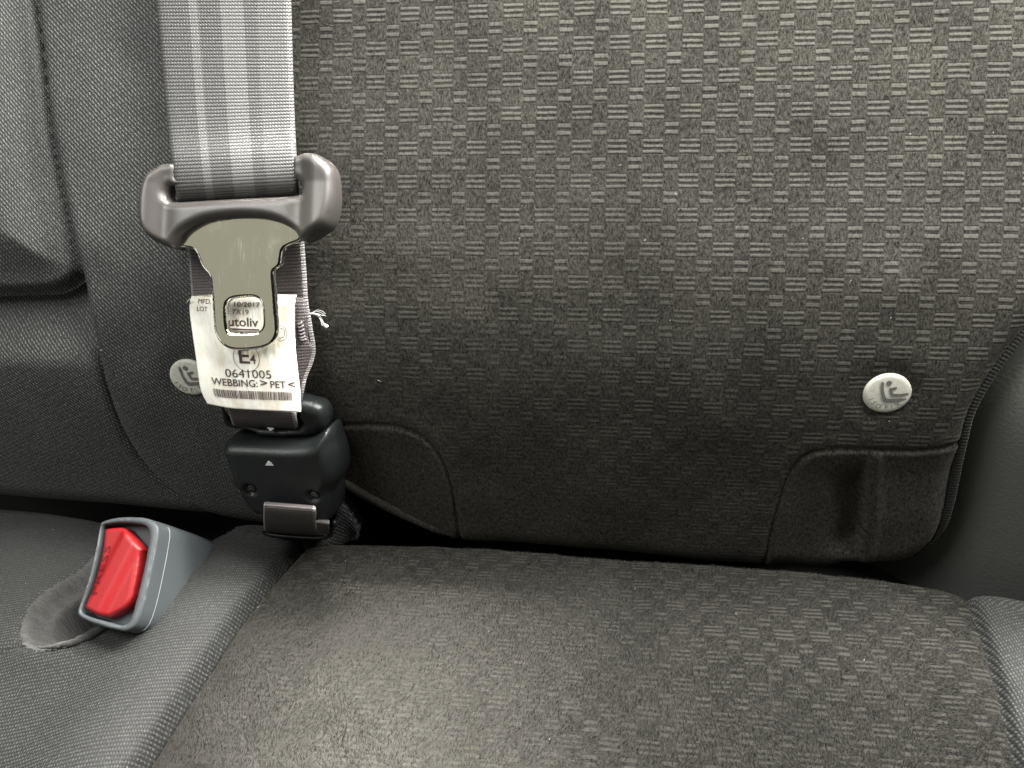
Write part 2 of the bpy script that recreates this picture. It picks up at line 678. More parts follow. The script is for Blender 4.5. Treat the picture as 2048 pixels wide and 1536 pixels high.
def webbing(name, col, hi, stripes=True, rib=0.00125, spec=0.5, rough=0.42, edge=0.0):
    """uv.x = across in metres (0..0.047), uv.y = along in metres"""
    N = NT(name)
    uv = N.uv()
    x, y, _ = N.sep(uv)
    fine = N.noise(N.mapping(uv, (900, 1600, 1)), 1.0, 2, 0.6)
    # weft ribs with a small zigzag
    zig = N.math('PINGPONG', N.math('MULTIPLY', x, 1 / 0.0011), 0.5)
    yy = N.math('ADD', N.math('DIVIDE', y, rib), N.math('MULTIPLY', zig, 0.55))
    s = N.math('FRACT', yy)
    ribs = pulse(N, s, 0.18, 0.82, 0.18)
    warp = N.math('ABSOLUTE', N.math('SINE', N.math('MULTIPLY', x, math.pi / 0.00055)))
    h = N.math('ADD', N.math('MULTIPLY', ribs, 0.8), N.math('MULTIPLY', warp, 0.35))
    f = N.math('MULTIPLY', ribs, N.remap(fine, 0.3, 0.7, 0.35, 1.0))
    if stripes:
        W_ = 0.047
        st = None
        for a, b, g in ((0.25, 0.315, 1.0), (0.485, 0.655, 0.9), (0.755, 0.985, 0.45), (0.0, 0.03, 0.4)):
            q = N.math('MULTIPLY', pulse(N, N.math('ADD', x, N.math('MULTIPLY', N.math('SUBTRACT', ribs, 0.5), 0.0004)), a * W_, b * W_, 0.0003), g)
            st = q if st is None else N.math('ADD', st, q)
        f = N.math('MULTIPLY', f, N.remap(st, 0, 1, 0.75, 1.25))
        base = N.mix(N.math('MULTIPLY', st, 0.55), N.mix(f, col, hi), N.mix(f, hi, tuple(min(1, c * 1.45) for c in hi)))
    else:
        base = N.mix(f, col, hi)
    if edge:
        eg = N.math('MULTIPLY', N.math('ADD', pulse(N, x, edge - 0.0016, edge + 0.001, 0.0002), pulse(N, x, -0.001, 0.0009, 0.0002)), pulse(N, N.math('FRACT', N.math('DIVIDE', y, 0.0009)), 0.15, 0.75, 0.15))
        base = N.mix(N.math('MULTIPLY', eg, 0.75), base, (0.42, 0.40, 0.39))
    N.set(Base_Color=base, Roughness=rough, Normal=N.bump(h, 0.00022, 0.8))
    N.b.inputs['Specular IOR Level'].default_value = spec
    return N.m


def plastic(name, col, rough=0.38, grain=0.00006, gs=1600, spec=0.5, scuff=0.0):
    N = NT(name)
    o = N.obj()
    nz = N.noise(o, gs, 2, 0.5)
    c = col
    if scuff:
        s = N.noise(o, 90, 6, 0.75)
        c = N.mix(N.math('MULTIPLY', N.sstep(s, 0.58, 0.75), scuff), col, tuple(min(1, k * 2.2 + 0.03) for k in col))
    r = N.remap(N.noise(o, 60, 4, 0.7), 0.3, 0.7, rough * 0.85, rough * 1.2)
    N.set(Base_Color=c, Roughness=r, Normal=N.bump(nz, grain, 1.0))
    N.b.inputs['Specular IOR Level'].default_value = spec
    return N.m


def plain(name, col, rough=0.6, metallic=0.0, spec=0.4):
    N = NT(name)
    o = N.obj()
    f = N.remap(N.noise(o, 700, 3, 0.6), 0.3, 0.7, 0.85, 1.12)
    N.set(Base_Color=N.scale_col(col, f), Roughness=rough, Metallic=metallic)
    N.b.inputs['Specular IOR Level'].default_value = spec
    return N.m


M = {}
M['velour'] = velour('patterned_velour', (0.033, 0.0310, 0.0260), (0.082, 0.079, 0.0685), True, rib_light=(1.9, 3.9, 0.42, 1.5), off=(0.0041, 0.0032))
M['velour_seat'] = velour('seat_velour', (0.0155, 0.0147, 0.0126), (0.040, 0.0385, 0.0335), True, rib_light=(2.4, -1.5, 0.52, 1.9), off=(0.002, 0.001))
M['velour_plain'] = velour('plain_velour', (0.034, 0.0315, 0.0265), (0.1, 0.1, 0.1), False)
M['twill'] = twill('black_twill', (0.025, 0.0260, 0.0245), (0.135, 0.138, 0.130), 0.0013, 0.0, slope=1.0, wa=0.35)
M['twill_seat'] = twill('seat_twill', (0.017, 0.0173, 0.0168), (0.080, 0.0805, 0.077), 0.00102, 0.05, slope=0.25)
M['web'] = webbing('grey_webbing', (0.036, 0.034, 0.0335), (0.124, 0.122, 0.119))
M['web_dark'] = webbing('brown_black_webbing', (0.050, 0.041, 0.042), (0.135, 0.116, 0.116), stripes=False, edge=0.047)
M['plastic'] = plastic('black_plastic', (0.0115, 0.0135, 0.0135), 0.36, 0.00012, 1700, 0.36)
M['plastic_tongue'] = plastic('grey_black_plastic', (0.050, 0.0455, 0.042), 0.36, 0.00003, 2200, 0.55)
M['plastic_buckle'] = plastic('grey_plastic', (0.070, 0.078, 0.083), 0.42, 0.00004, 2400, 0.45, 0.25)
M['red'] = plastic('red_plastic', (0.25, 0.005, 0.007), 0.46, 0.00005, 2200, 0.5)
M['red_dark'] = plastic('letter_shade_red', (0.09, 0.004, 0.006), 0.5, 0.00004, 2200, 0.3)  # darker red puts the shade of the engraved letters into the colour
M['vinyl'] = plastic('black_vinyl', (0.105, 0.107, 0.098), 0.5, 0.00022, 750, 0.5)
M['fleece'] = None


def make_metal():
    N = NT('chromed_steel')
    uv = N.uv()
    o = N.obj()
    scr = N.noise(N.mapping(uv, (5200, 160, 1), (0, 0, 0.12)), 1.0, 4, 0.75)
    sm = N.noise(N.mapping(uv, (110, 70, 1)), 1.0, 4, 0.7)
    r = N.math('ADD', N.remap(scr, 0.55, 0.75, 0.085, 0.20), N.remap(sm, 0.5, 0.72, 0.0, 0.12))
    sx_ = N.sstep(N.noise(N.mapping(uv, (1500, 90, 1), (0, 0, 0.1)), 1.0, 3, 0.7), 0.56, 0.68)
    sx_ = N.math('MULTIPLY', sx_, N.sstep(N.noise(N.mapping(uv, (70, 45, 1)), 1.0, 2, 0.5), 0.48, 0.62))
    N.set(Base_Color=N.mix(sx_, (0.70, 0.69, 0.63), (0.95, 0.95, 0.93)), Metallic=1.0, Roughness=r,
          Normal=N.bump(N.noise(o, 160, 2), 0.00006, 0.5))
    return N.m


M['metal'] = make_metal()


def make_pile(name, col):
    N = NT(name)
    g = N.n('ShaderNodeNewGeometry')
    pt = N.noise(N.mapping(N.obj(), (1, 1, 1), (0.3, 0.2, 0.6)), 26, 4, 0.65)
    col = N.scale_col(col, N.remap(pt, 0.3, 0.7, 0.6, 1.4))
    N.set(Base_Color=N.scale_col(col, N.math('ADD', 0.18, N.math('MULTIPLY', N.math('POWER', g.outputs['Random Per Island'], 1.6), 2.5))), Roughness=0.85)
    N.b.inputs['Specular IOR Level'].default_value = 0.2
    return N.m


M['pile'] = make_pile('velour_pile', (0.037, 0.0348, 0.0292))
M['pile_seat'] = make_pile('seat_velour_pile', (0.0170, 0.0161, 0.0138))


def make_label():
    N = NT('satin_label')
    uv = N.uv()
    sm = N.noise(N.mapping(uv, (90, 60, 1), (0, 0, 0.6)), 1.0, 4, 0.65)
    x, y, _ = N.sep(uv)
    c = N.mix(N.math('MULTIPLY', N.sstep(sm, 0.42, 0.66), 0.65), (0.86, 0.84, 0.77), (0.68, 0.59, 0.43))
    cr = N.noise(N.mapping(uv, (160, 45, 1), (0, 0, 0.9)), 1.0, 3, 0.6)
    N.set(Base_Color=c, Roughness=0.42, Normal=N.bump(cr, 0.0012, 0.55))
    return N.m


M['label'] = make_label()
M['ink'] = plain('printed_ink', (0.075, 0.045, 0.040), 0.55)
M['button'] = plain('ivory_plastic', (0.54, 0.53, 0.46), 0.45)
M['button_ink'] = plain('grey_print', (0.13, 0.125, 0.115), 0.6)
M['white'] = plain('white_print', (0.72, 0.74, 0.72), 0.5)
M['thread'] = plain('white_thread', (0.62, 0.60, 0.58), 0.7)
M['lint'] = plain('lint_fibre', (0.40, 0.39, 0.36), 0.8)
M['stitch'] = plain('black_thread', (0.012, 0.012, 0.013), 0.8)
M['piping'] = twill('ribbed_piping', (0.011, 0.011, 0.010), (0.034, 0.033, 0.030), 0.0010, 0.0, slope=0.0, wa=0.15)
M['edge_line'] = plain('scuffed_edge', (0.30, 0.33, 0.35), 0.5)


def make_fleece():
    N = NT('grey_felt')
    uv = N.uv()
    a = N.noise(N.mapping(uv, (420, 420, 1)), 1.0, 5, 0.75)
    b = N.noise(N.mapping(uv, (1500, 1500, 1)), 1.0, 2, 0.6)
    f = N.math('ADD', N.math('MULTIPLY', a, 0.6), N.math('MULTIPLY', b, 0.4))
    N.set(Base_Color=N.scale_col((0.062, 0.060, 0.057), N.remap(f, 0.3, 0.7, 0.45, 1.5)), Roughness=1.0,
          Normal=N.bump(f, 0.0009, 1.0), Sheen_Weight=0.3)
    N.b.inputs['Specular IOR Level'].default_value = 0.1
    return N.m


M['fleece'] = make_fleece()
M['mesh'] = twill('black_mesh_sleeve', (0.010, 0.010, 0.011), (0.085, 0.085, 0.088), 0.0011, 0.6)
M['dark'] = plain('dark_inside', (0.012, 0.012, 0.012), 0.9)

# =================================================================== BACKREST
# outlines, in photo pixels mapped onto the backrest
seam_left = spx([(40, -260), (70, 0), (84, 130), (102, 260), (132, 420), (166, 570), (190, 690), (214, 790),
                 (243, 865), (285, 930), (330, 975), (385, 1015), (450, 1060)], 0.0)
edge_right = spx([(2330, 330), (2140, 575), (2048, 690), (1990, 770), (1955, 835), (1938, 900), (1925, 960), (1912, 1020),
                  (1893, 1075), (1862, 1112), (1810, 1138), (1700, 1150)], 0.0)
bottom_px = [(-300, 955), (0, 985), (200, 1000), (385, 1018), (700, 1055), (920, 1068), (1100, 1083), (1540, 1120), (1800, 1142), (2100, 1165), (2400, 1190)]
bb = np.array([S(x, y)[:2] for x, y in bottom_px]) - np.array([0, 0.009])

CU = np.arange(-0.285, 0.290, 0.0008)
vb = np.interp(CU, bb[:, 0], bb[:, 1])
RB = 0.013
rows = []
nv_wall, nv_arc = 10, 10
TOPV = 0.21
straight = np.arange(0, TOPV + 0.11, 0.0008)
Vs = []; Hs = []; NVn = []; NWn = []
for k in range(nv_wall):
    t = k / nv_wall
    Vs.append(vb); Hs.append(np.full_like(CU, -RB - 0.05 * (1 - t))); NVn.append(-1.0); NWn.append(0.0)
for k in range(nv_arc):
    a = math.pi / 2 * k / nv_arc
    Vs.append(vb + RB * (1 - math.cos(a))); Hs.append(np.full_like(CU, -RB + RB * math.sin(a)))
    NVn.append(-math.cos(a)); NWn.append(math.sin(a))
for s in straight:
    Vs.append(vb + RB + s); Hs.append(np.zeros_like(CU)); NVn.append(0.0); NWn.append(1.0)
VV = np.array(Vs); HH = np.array(Hs)
UU = np.broadcast_to(CU, VV.shape).copy()
NVn = np.array(NVn)[:, None]; NWn = np.array(NWn)[:, None]

detail = np.zeros_like(VV)
# broad shape: flat lumbar that falls away to the crease, soft unevenness
detail += 0.0016 * vnoise(UU, VV, 24) + 0.0008 * vnoise(UU, VV, 70)
dl, sl = pdist(UU, VV, seam_left)
right_of = (sl > 0)          # travelling downwards the backrest lies on the left hand
# (travel direction is down, left of travel = +u)
dR, sR = pdist(UU, VV, edge_right)
in_right = sR < 0
# roll of the twill panel into the left seam
upper = ss(-0.02, 0.03, VV)
sd = dl * np.where(right_of, 1.0, -1.0)
fall = (1 - roundprof(dl, 0.008 - 0.003 * upper)) * (0.0025 + 0.0005 * upper)
detail -= np.where(right_of, fall, 0.0025 + 0.0005 * upper + 2.0 * dl)
# gentle hollow below the belt
# roll into the right piping
detail -= np.where(in_right, (1 - roundprof(dR, 0.012)) * 0.010, 0)

# the cloth is drawn in round the two buttons
for bx_, by_ in ((1775, 787), (379, 755)):
    bp = S(bx_, by_, 0.0)
    rb_ = np.hypot(UU - bp[0], VV - bp[1])
    detail -= 0.0016 * np.exp(-(rb_ / 0.0115) ** 4)

# pockets
p1 = spx([(600, 850), (660, 848), (740, 847), (800, 852), (850, 873), (885, 915), (902, 965), (911, 1010), (918, 1066), (920, 1100)], -0.001)
p2 = spx([(1525, 1150), (1533, 1110), (1545, 1050), (1562, 990), (1582, 940), (1610, 910), (1650, 898), (1735, 897), (1830, 900), (1935, 890)], -0.001)
p2_region = np.concatenate([p2, spx([(1960, 880), (1925, 1010), (1900, 1090), (1860, 1150), (1780, 1190)], 0.0, 2)])
p1_region = np.concatenate([p1, spx([(900, 1130), (600, 1120)], 0.0, 2)])
bnd = spx([(540, -300), (572, 0), (580, 200), (590, 420), (600, 600), (610, 760), (600, 850), (580, 1000), (560, 1100)], 0.0)
in1 = inside(UU, VV, p1_region) & (UU > np.interp(VV, bnd[::-1, 1], bnd[::-1, 0]))
in2 = inside(UU, VV, p2_region)
d1, _ = pdist(UU, VV, p1)
d2, _ = pdist(UU, VV, p2)
for ins_, dd in ((in1, d1), (in2, d2)):
    detail -= np.where(ins_, 0.0011 * np.exp(-(dd / 0.0010) ** 2), 0.0011 * np.exp(-(dd / 0.0008) ** 2))
    detail += np.where(ins_, 0.0004 * np.exp(-((dd - 0.0026) / 0.0016) ** 2) - 0.0010 * ss(0.003, 0.014, dd), 0.0002 * np.exp(-((dd - 0.004) / 0.003) ** 2))
# left pocket opening below its hem
hem1 = spx([(600, 925), (640, 940), (682, 962), (740, 994), (800, 1024), (850, 1046), (880, 1060), (905, 1075)], -0.002)
dh, sh = pdist(UU, VV, hem1)
below = (sh < 0) & in1 & (UU > hem1[0, 0])
detail -= np.where(below, 0.026 * ss(0.0004, 0.004, dh) * ss(hem1[0, 0], hem1[0, 0] + 0.004, UU), 0)
# right pocket: fabric sinks to the slit, fold on the other side
slit = spx([(1735, 880), (1736, 920), (1738, 970), (1737, 1030), (1730, 1080), (1718, 1140), (1710, 1180)], -0.001)
us = np.interp(VV, slit[::-1, 1], slit[::-1, 0])
vtop = S(1735, 899)[1]; vlow = S(1725, 1120)[1]
ds = us - UU
depth = 0.0075 * ss(0.024, 0.0010, ds) ** 1.4 * ss(0.0, 0.0012, ds) * ss(vlow - 0.001, vlow + 0.012, VV) * ss(vtop - 0.001, vtop - 0.022, VV)
detail -= np.where(in2 & (ds > 0), depth * 1.0, 0)
detail += np.where(in2 & (ds <= 0), 0.0011 * np.exp(-((ds + 0.0030) / 0.0026) ** 2) * ss(vtop, vtop - 0.006, VV), 0)

PB = np.stack([UU, VV + NVn * detail, HH + NWn * detail], -1)
UVB = np.stack([UU, VV], -1)
fc = lambda A: A[:-1, :-1] & A[1:, 1:] & A[1:, :-1] & A[:-1, 1:]
UM = 0.25 * (UU[:-1, :-1] + UU[1:, 1:] + UU[1:, :-1] + UU[:-1, 1:])
VM = 0.25 * (VV[:-1, :-1] + VV[1:, 1:] + VV[1:, :-1] + VV[:-1, 1:])
rightm = (sd > -0.0016)[:-1, :-1]
rm = in_right[:-1, :-1]
bel = below[:-1, :-1]
in1m = in1[:-1, :-1]; in2m = in2[:-1, :-1]
# border between the twill side panel and the velour, under the belt
bnd = spx([(540, -300), (572, 0), (580, 200), (590, 420), (600, 600), (610, 760), (600, 850), (580, 1000), (560, 1100)], 0.0)
ub = np.interp(VM, bnd[::-1, 1], bnd[::-1, 0])
velm = UM > ub
okR = (dR > 0.0012)[:-1, :-1]

backrest = thing('seatback', (0.02, V0, 0.0), 'reclined black backrest with checked velour middle and two small pockets', 'backrest')
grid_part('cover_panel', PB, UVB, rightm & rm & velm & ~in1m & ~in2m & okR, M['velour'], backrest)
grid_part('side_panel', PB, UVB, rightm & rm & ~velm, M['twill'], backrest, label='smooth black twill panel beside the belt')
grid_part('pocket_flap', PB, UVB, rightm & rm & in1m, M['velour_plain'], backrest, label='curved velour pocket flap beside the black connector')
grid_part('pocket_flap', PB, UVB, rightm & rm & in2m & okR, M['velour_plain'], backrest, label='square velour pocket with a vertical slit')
pm = rightm & rm & velm & okR & ~bel & (VM > S(1000, 1110)[1] - 0.012) & (VM < 0.20)


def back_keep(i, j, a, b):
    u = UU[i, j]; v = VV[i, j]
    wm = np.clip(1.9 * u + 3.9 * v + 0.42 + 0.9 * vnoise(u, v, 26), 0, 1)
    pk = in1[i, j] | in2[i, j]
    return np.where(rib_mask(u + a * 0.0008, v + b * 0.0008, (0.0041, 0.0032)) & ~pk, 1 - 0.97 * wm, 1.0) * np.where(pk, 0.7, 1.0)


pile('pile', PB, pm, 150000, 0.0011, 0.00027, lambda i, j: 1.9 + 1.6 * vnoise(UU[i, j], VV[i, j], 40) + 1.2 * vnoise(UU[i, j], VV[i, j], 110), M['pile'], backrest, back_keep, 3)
# hem roll of the left pocket
hp = np.column_stack([hem1, np.interp(hem1[:, 0], hem1[:, 0], np.full(len(hem1), 0.0))])
hp[:, 2] = -0.0020
tube('pocket_hem', hp[4:-3], np.interp(np.arange(len(hp) - 7), [0, len(hp) - 13, len(hp) - 8], [0.0026, 0.0026, 0.0012]), M['velour_plain'], backrest, 12)
# piping along the right edge
er = edge_right[4:58]
pz = np.full(len(er), -0.0062)
tube('piping', np.column_stack([er[:, 0] - 0.0004, er[:, 1], pz]), 0.0021 * np.clip(np.arange(len(er))[::-1] / 12.0, 0.15, 1), M['piping'], backrest, 12)

# foam body that closes the backrest behind its cover
cu, cv, cw = (-0.45, 0.45), (-0.19, 0.228), (-0.14, -0.034)
cvs = []; cfs = []
nvs = 12
for k in range(nvs + 1):
    v_ = cv[0] + (cv[1] - cv[0]) * k / nvs
    wf = cw[1] - (0.02 if v_ < -0.09 else 0)
    cvs += [(cu[0], v_, cw[0]), (cu[1], v_, cw[0]), (cu[1], v_, wf), (cu[0], v_, wf)]
for k in range(nvs):
    a = 4 * k
    for q in range(4):
        cfs.append((a + q, a + (q + 1) % 4, a + 4 + (q + 1) % 4, a + 4 + q))
cfs += [(3, 2, 1, 0), tuple(4 * nvs + q for q in range(4))]
mesh_obj('foam_body', cvs, cfs, M['dark'], backrest, flat=True)

# middle seat backrest (left of the seam, below the padded bolster)
midr = thing('middle_seatback', (S(60, 1000)[0], V0, 0), 'flat black twill backrest panel below the padded bolster at left', 'backrest')
detm = np.zeros_like(VV)
detm += 0.0010 * vnoise(UU, VV, 22) - 0.0015
detm -= np.where(right_of, 0.003 + 2.0 * dl, (1 - roundprof(dl, 0.006)) * 0.003)
detm -= 0.0135 * ss(S(100, 740)[1], S(100, 600)[1], VV)
PM = np.stack([UU, VV + NVn * detm, HH + NWn * detm], -1)
lim = (VM < S(0, 430)[1])
grid_part('panel', PM, UVB, (sd < 0.0016)[:-1, :-1] & lim, M['twill'], midr)

# padded bolster, upper left
bol = thing('padded_bolster', S(0, 565, 0.0), 'rounded black twill bolster with stitched border above the flat panel', 'bolster')
bo = np.concatenate([spx([(-420, 606), (-100, 603), (50, 600), (100, 594), (136, 574), (156, 540), (149, 460), (128, 375), (103, 255), (86, 130), (72, 0), (55, -120), (40, -260)], 0.0, 5), spx([(-420, -260)], 0.0, 1)])
bo_in = spx([(40, -260), (30, 0), (44, 110), (56, 220), (74, 330), (98, 430), (126, 520), (150, 560)], 0.010, 8)


def bol_h(x, y, d):
    h = -0.0045 - 0.0060 * ss(0.0065, 0.0, d) + 0.0085 * ss(0.004, 0.032, d)
    dd, _ = pdist(x, y, bo_in)
    h -= 0.0012 * np.exp(-(dd / 0.0011) ** 2)
    yb = S(0, 570)[1]
    h += 0.002 * np.clip((y - yb) / 0.10, 0, 1)
    return h + 0.0008 * vnoise(x, y, 30)


relief('cover', bo, bol_h, M['twill'], bol, step=0.0014, back=0.012, uvf=lambda x, y, z: np.stack([x - z, y], -1))
# stitches along the border
sv = []; sf = []
bi = bo_in
L = np.concatenate([[0], np.cumsum(np.linalg.norm(np.diff(bi, axis=0), axis=1))])
for s in np.arange(0.002, L[-1] - 0.012, 0.0030):
    a = np.array([np.interp(s, L, bi[:, 0]), np.interp(s, L, bi[:, 1])])
    b = np.array([np.interp(s + 0.0018, L, bi[:, 0]), np.interp(s + 0.0018, L, bi[:, 1])])
    pts = []
    for t in (0, 0.5, 1):
        p = a * (1 - t) + b * t
        d = pdist(p[:1], p[1:], bo, True)[0]
        z = float(bol_h(p[:1], p[1:], d)[0])
        pts.append((p[0], p[1], z + 0.0003 * math.sin(math.pi * t)))
    v, f, _ = tube_data(pts, [0.00025, 0.00038, 0.00025], 5)
    o_ = len(sv)
    sv += v.tolist(); sf += [tuple(i + o_ for i in q) for q in f]
tag(mesh_obj('stitching', sv, sf, M['stitch'], bol), kind='stuff')

# =================================================================== SIDE BOLSTER (vinyl, right)
vin = thing('side_trim', S(2000, 1150, -0.02), 'smooth black vinyl side trim right of the piped backrest edge', 'trim')
n1, n2 = 70, 60
Vg = np.zeros((n1, n2, 3)); Uv = np.zeros((n1, n2, 2))
vt = np.linspace(S(2000, 380)[1], V0 - 0.03, n1)
eo = edge_right[::-1]
u_edge = np.interp(vt, eo[:, 1], eo[:, 0])
low = S(1900, 1060)
u_edge = np.where(vt < low[1], low[0], u_edge)
for _ in range(60):
    u_edge[1:-1] = 0.25 * u_edge[:-2] + 0.5 * u_edge[1:-1] + 0.25 * u_edge[2:]
for i, v in enumerate(vt):
    u0 = float(u_edge[i])
    for j in range(n2):
        t = j / (n2 - 1)
        du = 0.10 * t
        # steep wall out of the gap, then a broad roll towards the door
        z = -0.044 + 0.044 * (1 - math.exp(-du / 0.024)) + 0.02 * t
        Vg[i, j] = (u0 - 0.006 + du, v, z)
        Uv[i, j] = (u0 + du, v)
Vg = Vg[::-1]; Uv = Uv[::-1]
grid_part('panel', Vg, Uv, np.ones((n1 - 1, n2 - 1), bool), M['vinyl'], vin)

# =================================================================== CUSHION
edge_c = [(-420, 985), (-100, 1000), (0, 1006), (100, 1014), (200, 1030), (330, 1055), (450, 1072), (540, 1076), (600, 1084), (700, 1080), (860, 1081), (1000, 1086),
          (1200, 1105), (1500, 1127), (1700, 1147), (1800, 1162), (1870, 1180), (1935, 1202), (2048, 1228), (2300, 1280)]
ec = np.array([Q(x, y, -0.002) for x, y in smooth(edge_c, 4)])
CQ = np.arange(-0.27, 0.30, 0.0008)
q0 = np.interp(CQ, ec[:, 0], ec[:, 1]) - 0.003
RC = 0.009
Qs = []; Hq = []; Nq = []; Nh = []
for k in range(8):
    Qs.append(q0); Hq.append(np.full_like(CQ, -RC - 0.05 * (1 - k / 8))); Nq.append(-1.0); Nh.append(0.0)
for k in range(12):
    a = math.pi / 2 * k / 12
    Qs.append(q0 + RC * (1 - math.cos(a))); Hq.append(np.full_like(CQ, -RC + RC * math.sin(a))); Nq.append(-math.cos(a)); Nh.append(math.sin(a))
for s in np.concatenate([np.arange(0, 0.13, 0.0008), np.arange(0.13, 0.24, 0.004)]):
    Qs.append(q0 + RC + s); Hq.append(np.zeros_like(CQ)); Nq.append(0.0); Nh.append(1.0)
QQ = np.array(Qs); HQ = np.array(Hq); UQ = np.broadcast_to(CQ, QQ.shape).copy()
Nq = np.array(Nq)[:, None]; Nh = np.array(Nh)[:, None]

seamL = qpx([(640, 1030), (600, 1088), (560, 1150), (500, 1240), (432, 1350), (374, 1440), (312, 1536), (240, 1650), (100, 1900)])
seamR = qpx([(1905, 1120), (1935, 1192), (1950, 1240), (1970, 1330), (1990, 1420), (2015, 1536), (2045, 1680), (2090, 1900)])
dL, sL = pdist(UQ, QQ, seamL)
dS, sS = pdist(UQ, QQ, seamR)
left_c = sL > 0
right_c = sS < 0
# travelling towards the camera (+q): left of travel is -u
left_c = sL > 0
right_c = sS < 0
mid_c = ~left_c & ~right_c
det = 0.0014 * vnoise(UQ, QQ, 26) + 0.0007 * vnoise(UQ, QQ, 80)
det += 0.004 * np.sin(np.clip(QQ / 0.16, 0, 1) * math.pi) - 0.006 * np.clip((0.055 - QQ) / 0.055, 0, 1.3) ** 2 + 0.006
det += np.where(mid_c, 0.0035 * (roundprof(dL, 0.016) + roundprof(dS, 0.012)) - 0.007, 0)
det += np.where(left_c, 0.0100 * roundprof(dL, 0.016) - 0.0035 - 0.0060 * ss(0.018, 0.05, dL), 0)
det += np.where(right_c, 0.006 * roundprof(dS, 0.014) - 0.004, 0)
det -= 0.0060 * np.exp(-(dL / 0.0020) ** 2) + 0.0030 * np.exp(-(dS / 0.0014) ** 2)
# well for the buckle
rimR = qpx([(96, 1332), (135, 1330), (185, 1316), (235, 1290), (285, 1252), (330, 1208), (368, 1165), (402, 1122), (430, 1092), (470, 1072)], 0.002)
rimL = qpx([(96, 1332), (70, 1318), (60, 1292), (70, 1250), (95, 1212), (125, 1185), (160, 1160), (190, 1120), (215, 1075), (240, 1030)], 0.0)
well = np.concatenate([rimR, qpx([(430, 1000), (300, 980)], 0, 1), rimL[::-1]])
inw = inside(UQ, QQ, well)
dr_, _ = pdist(UQ, QQ, rimR)
dl_, _ = pdist(UQ, QQ, rimL)
wd = 0.048 * ss(0.0, 0.004, dr_) * ss(0.0085, 0.0145, dl_) + 0.004 * ss(0.0, 0.009, dl_) + 0.004 * ss(0.0, 0.006, np.minimum(dl_, dr_))
det -= np.where(inw, wd, 0)
det += np.where(~inw, 0.0030 * np.exp(-(np.minimum(dr_, 1) / 0.012) ** 2) - 0.0012 * np.exp(-(dl_ / 0.0014) ** 2), 0)
# fine cross seam running out of the well to the left
cs = qpx([(-120, 1395), (-40, 1362), (20, 1334), (60, 1318), (90, 1325)], 0.0)
dcs, _ = pdist(UQ, QQ, cs)
det += 0.0008 * np.exp(-(dcs / 0.0009) ** 2) - 0.0012 * np.exp(-((dcs - 0.0018) / 0.0010) ** 2)

sdL = dL * np.where(left_c, 1.0, -1.0)      # + on the left twill
sdR = dS * np.where(right_c, 1.0, -1.0)     # + on the right twill


def part_grid(drop):
    d_ = det - 2.2 * np.clip(drop, 0, None)
    return QS(UQ, QQ + Nq * d_, HQ + Nh * d_)


PC = part_grid(np.maximum(sdL, sdR))
PCL = part_grid(-sdL)
PCR = part_grid(-sdR)
OV = 0.0015
# round the fabric coordinate round the bolster and slant it on the left panel
UVC = np.stack([UQ + np.where(sdL > -0.002, 0.0050 * np.exp(-np.clip(sdL, 0, None) / 0.0042), 0), QQ], -1)
cushion = thing('seat_cushion', tuple(QS(0.0, 0.05, -0.05)), 'wide black seat cushion with velour middle and twill edges below the backrest', 'cushion')
lm = left_c[:-1, :-1]; rm2 = right_c[:-1, :-1]; wm_ = inw[:-1, :-1]
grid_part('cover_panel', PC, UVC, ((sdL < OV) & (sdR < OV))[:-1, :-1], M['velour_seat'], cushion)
grid_part('side_panel', PCL, UVC, (sdL > -OV)[:-1, :-1] & ~wm_, M['twill_seat'], cushion, label='left twill panel with a cut-out for the red buckle')
grid_part('side_panel', PCR, UVC, (sdR > -OV)[:-1, :-1], M['twill_seat'], cushion, label='right twill panel next to the vinyl trim')
pmc = ((sdL < 0) & (sdR < 0) & (QQ < 0.115) & (HQ > -RC * 0.9))[:-1, :-1]


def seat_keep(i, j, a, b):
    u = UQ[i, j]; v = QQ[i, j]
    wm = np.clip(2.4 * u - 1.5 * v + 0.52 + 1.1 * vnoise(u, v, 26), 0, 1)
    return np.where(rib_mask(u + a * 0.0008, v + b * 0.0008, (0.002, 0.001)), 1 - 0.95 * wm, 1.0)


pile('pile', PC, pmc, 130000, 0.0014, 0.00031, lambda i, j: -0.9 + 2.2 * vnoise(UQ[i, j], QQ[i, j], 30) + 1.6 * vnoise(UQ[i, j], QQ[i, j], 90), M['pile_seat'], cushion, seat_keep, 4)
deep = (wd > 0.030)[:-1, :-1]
grid_part('buckle_well', PCL, UVC, lm & wm_ & ~deep, M['fleece'], cushion, label='grey felt lined cut-out round the buckle')
grid_part('shaded_hollow', PCL, UVC, lm & wm_ & deep, M['dark'], cushion)  # black colour stands in for the shade deep in the well


def cush_h(u, q):
    """height of the cushion at (u, q) (nearest grid point)"""
    i = np.clip(np.round((u - CQ[0]) / 0.0008).astype(int), 0, len(CQ) - 1)
    out = np.zeros(len(np.atleast_1d(u)))
    for k, (ii, qq) in enumerate(zip(np.atleast_1d(i), np.atleast_1d(q))):
        j = int(np.argmin(np.abs(QQ[20:, ii] - qq))) + 20
        out[k] = det[j, ii]
    return out


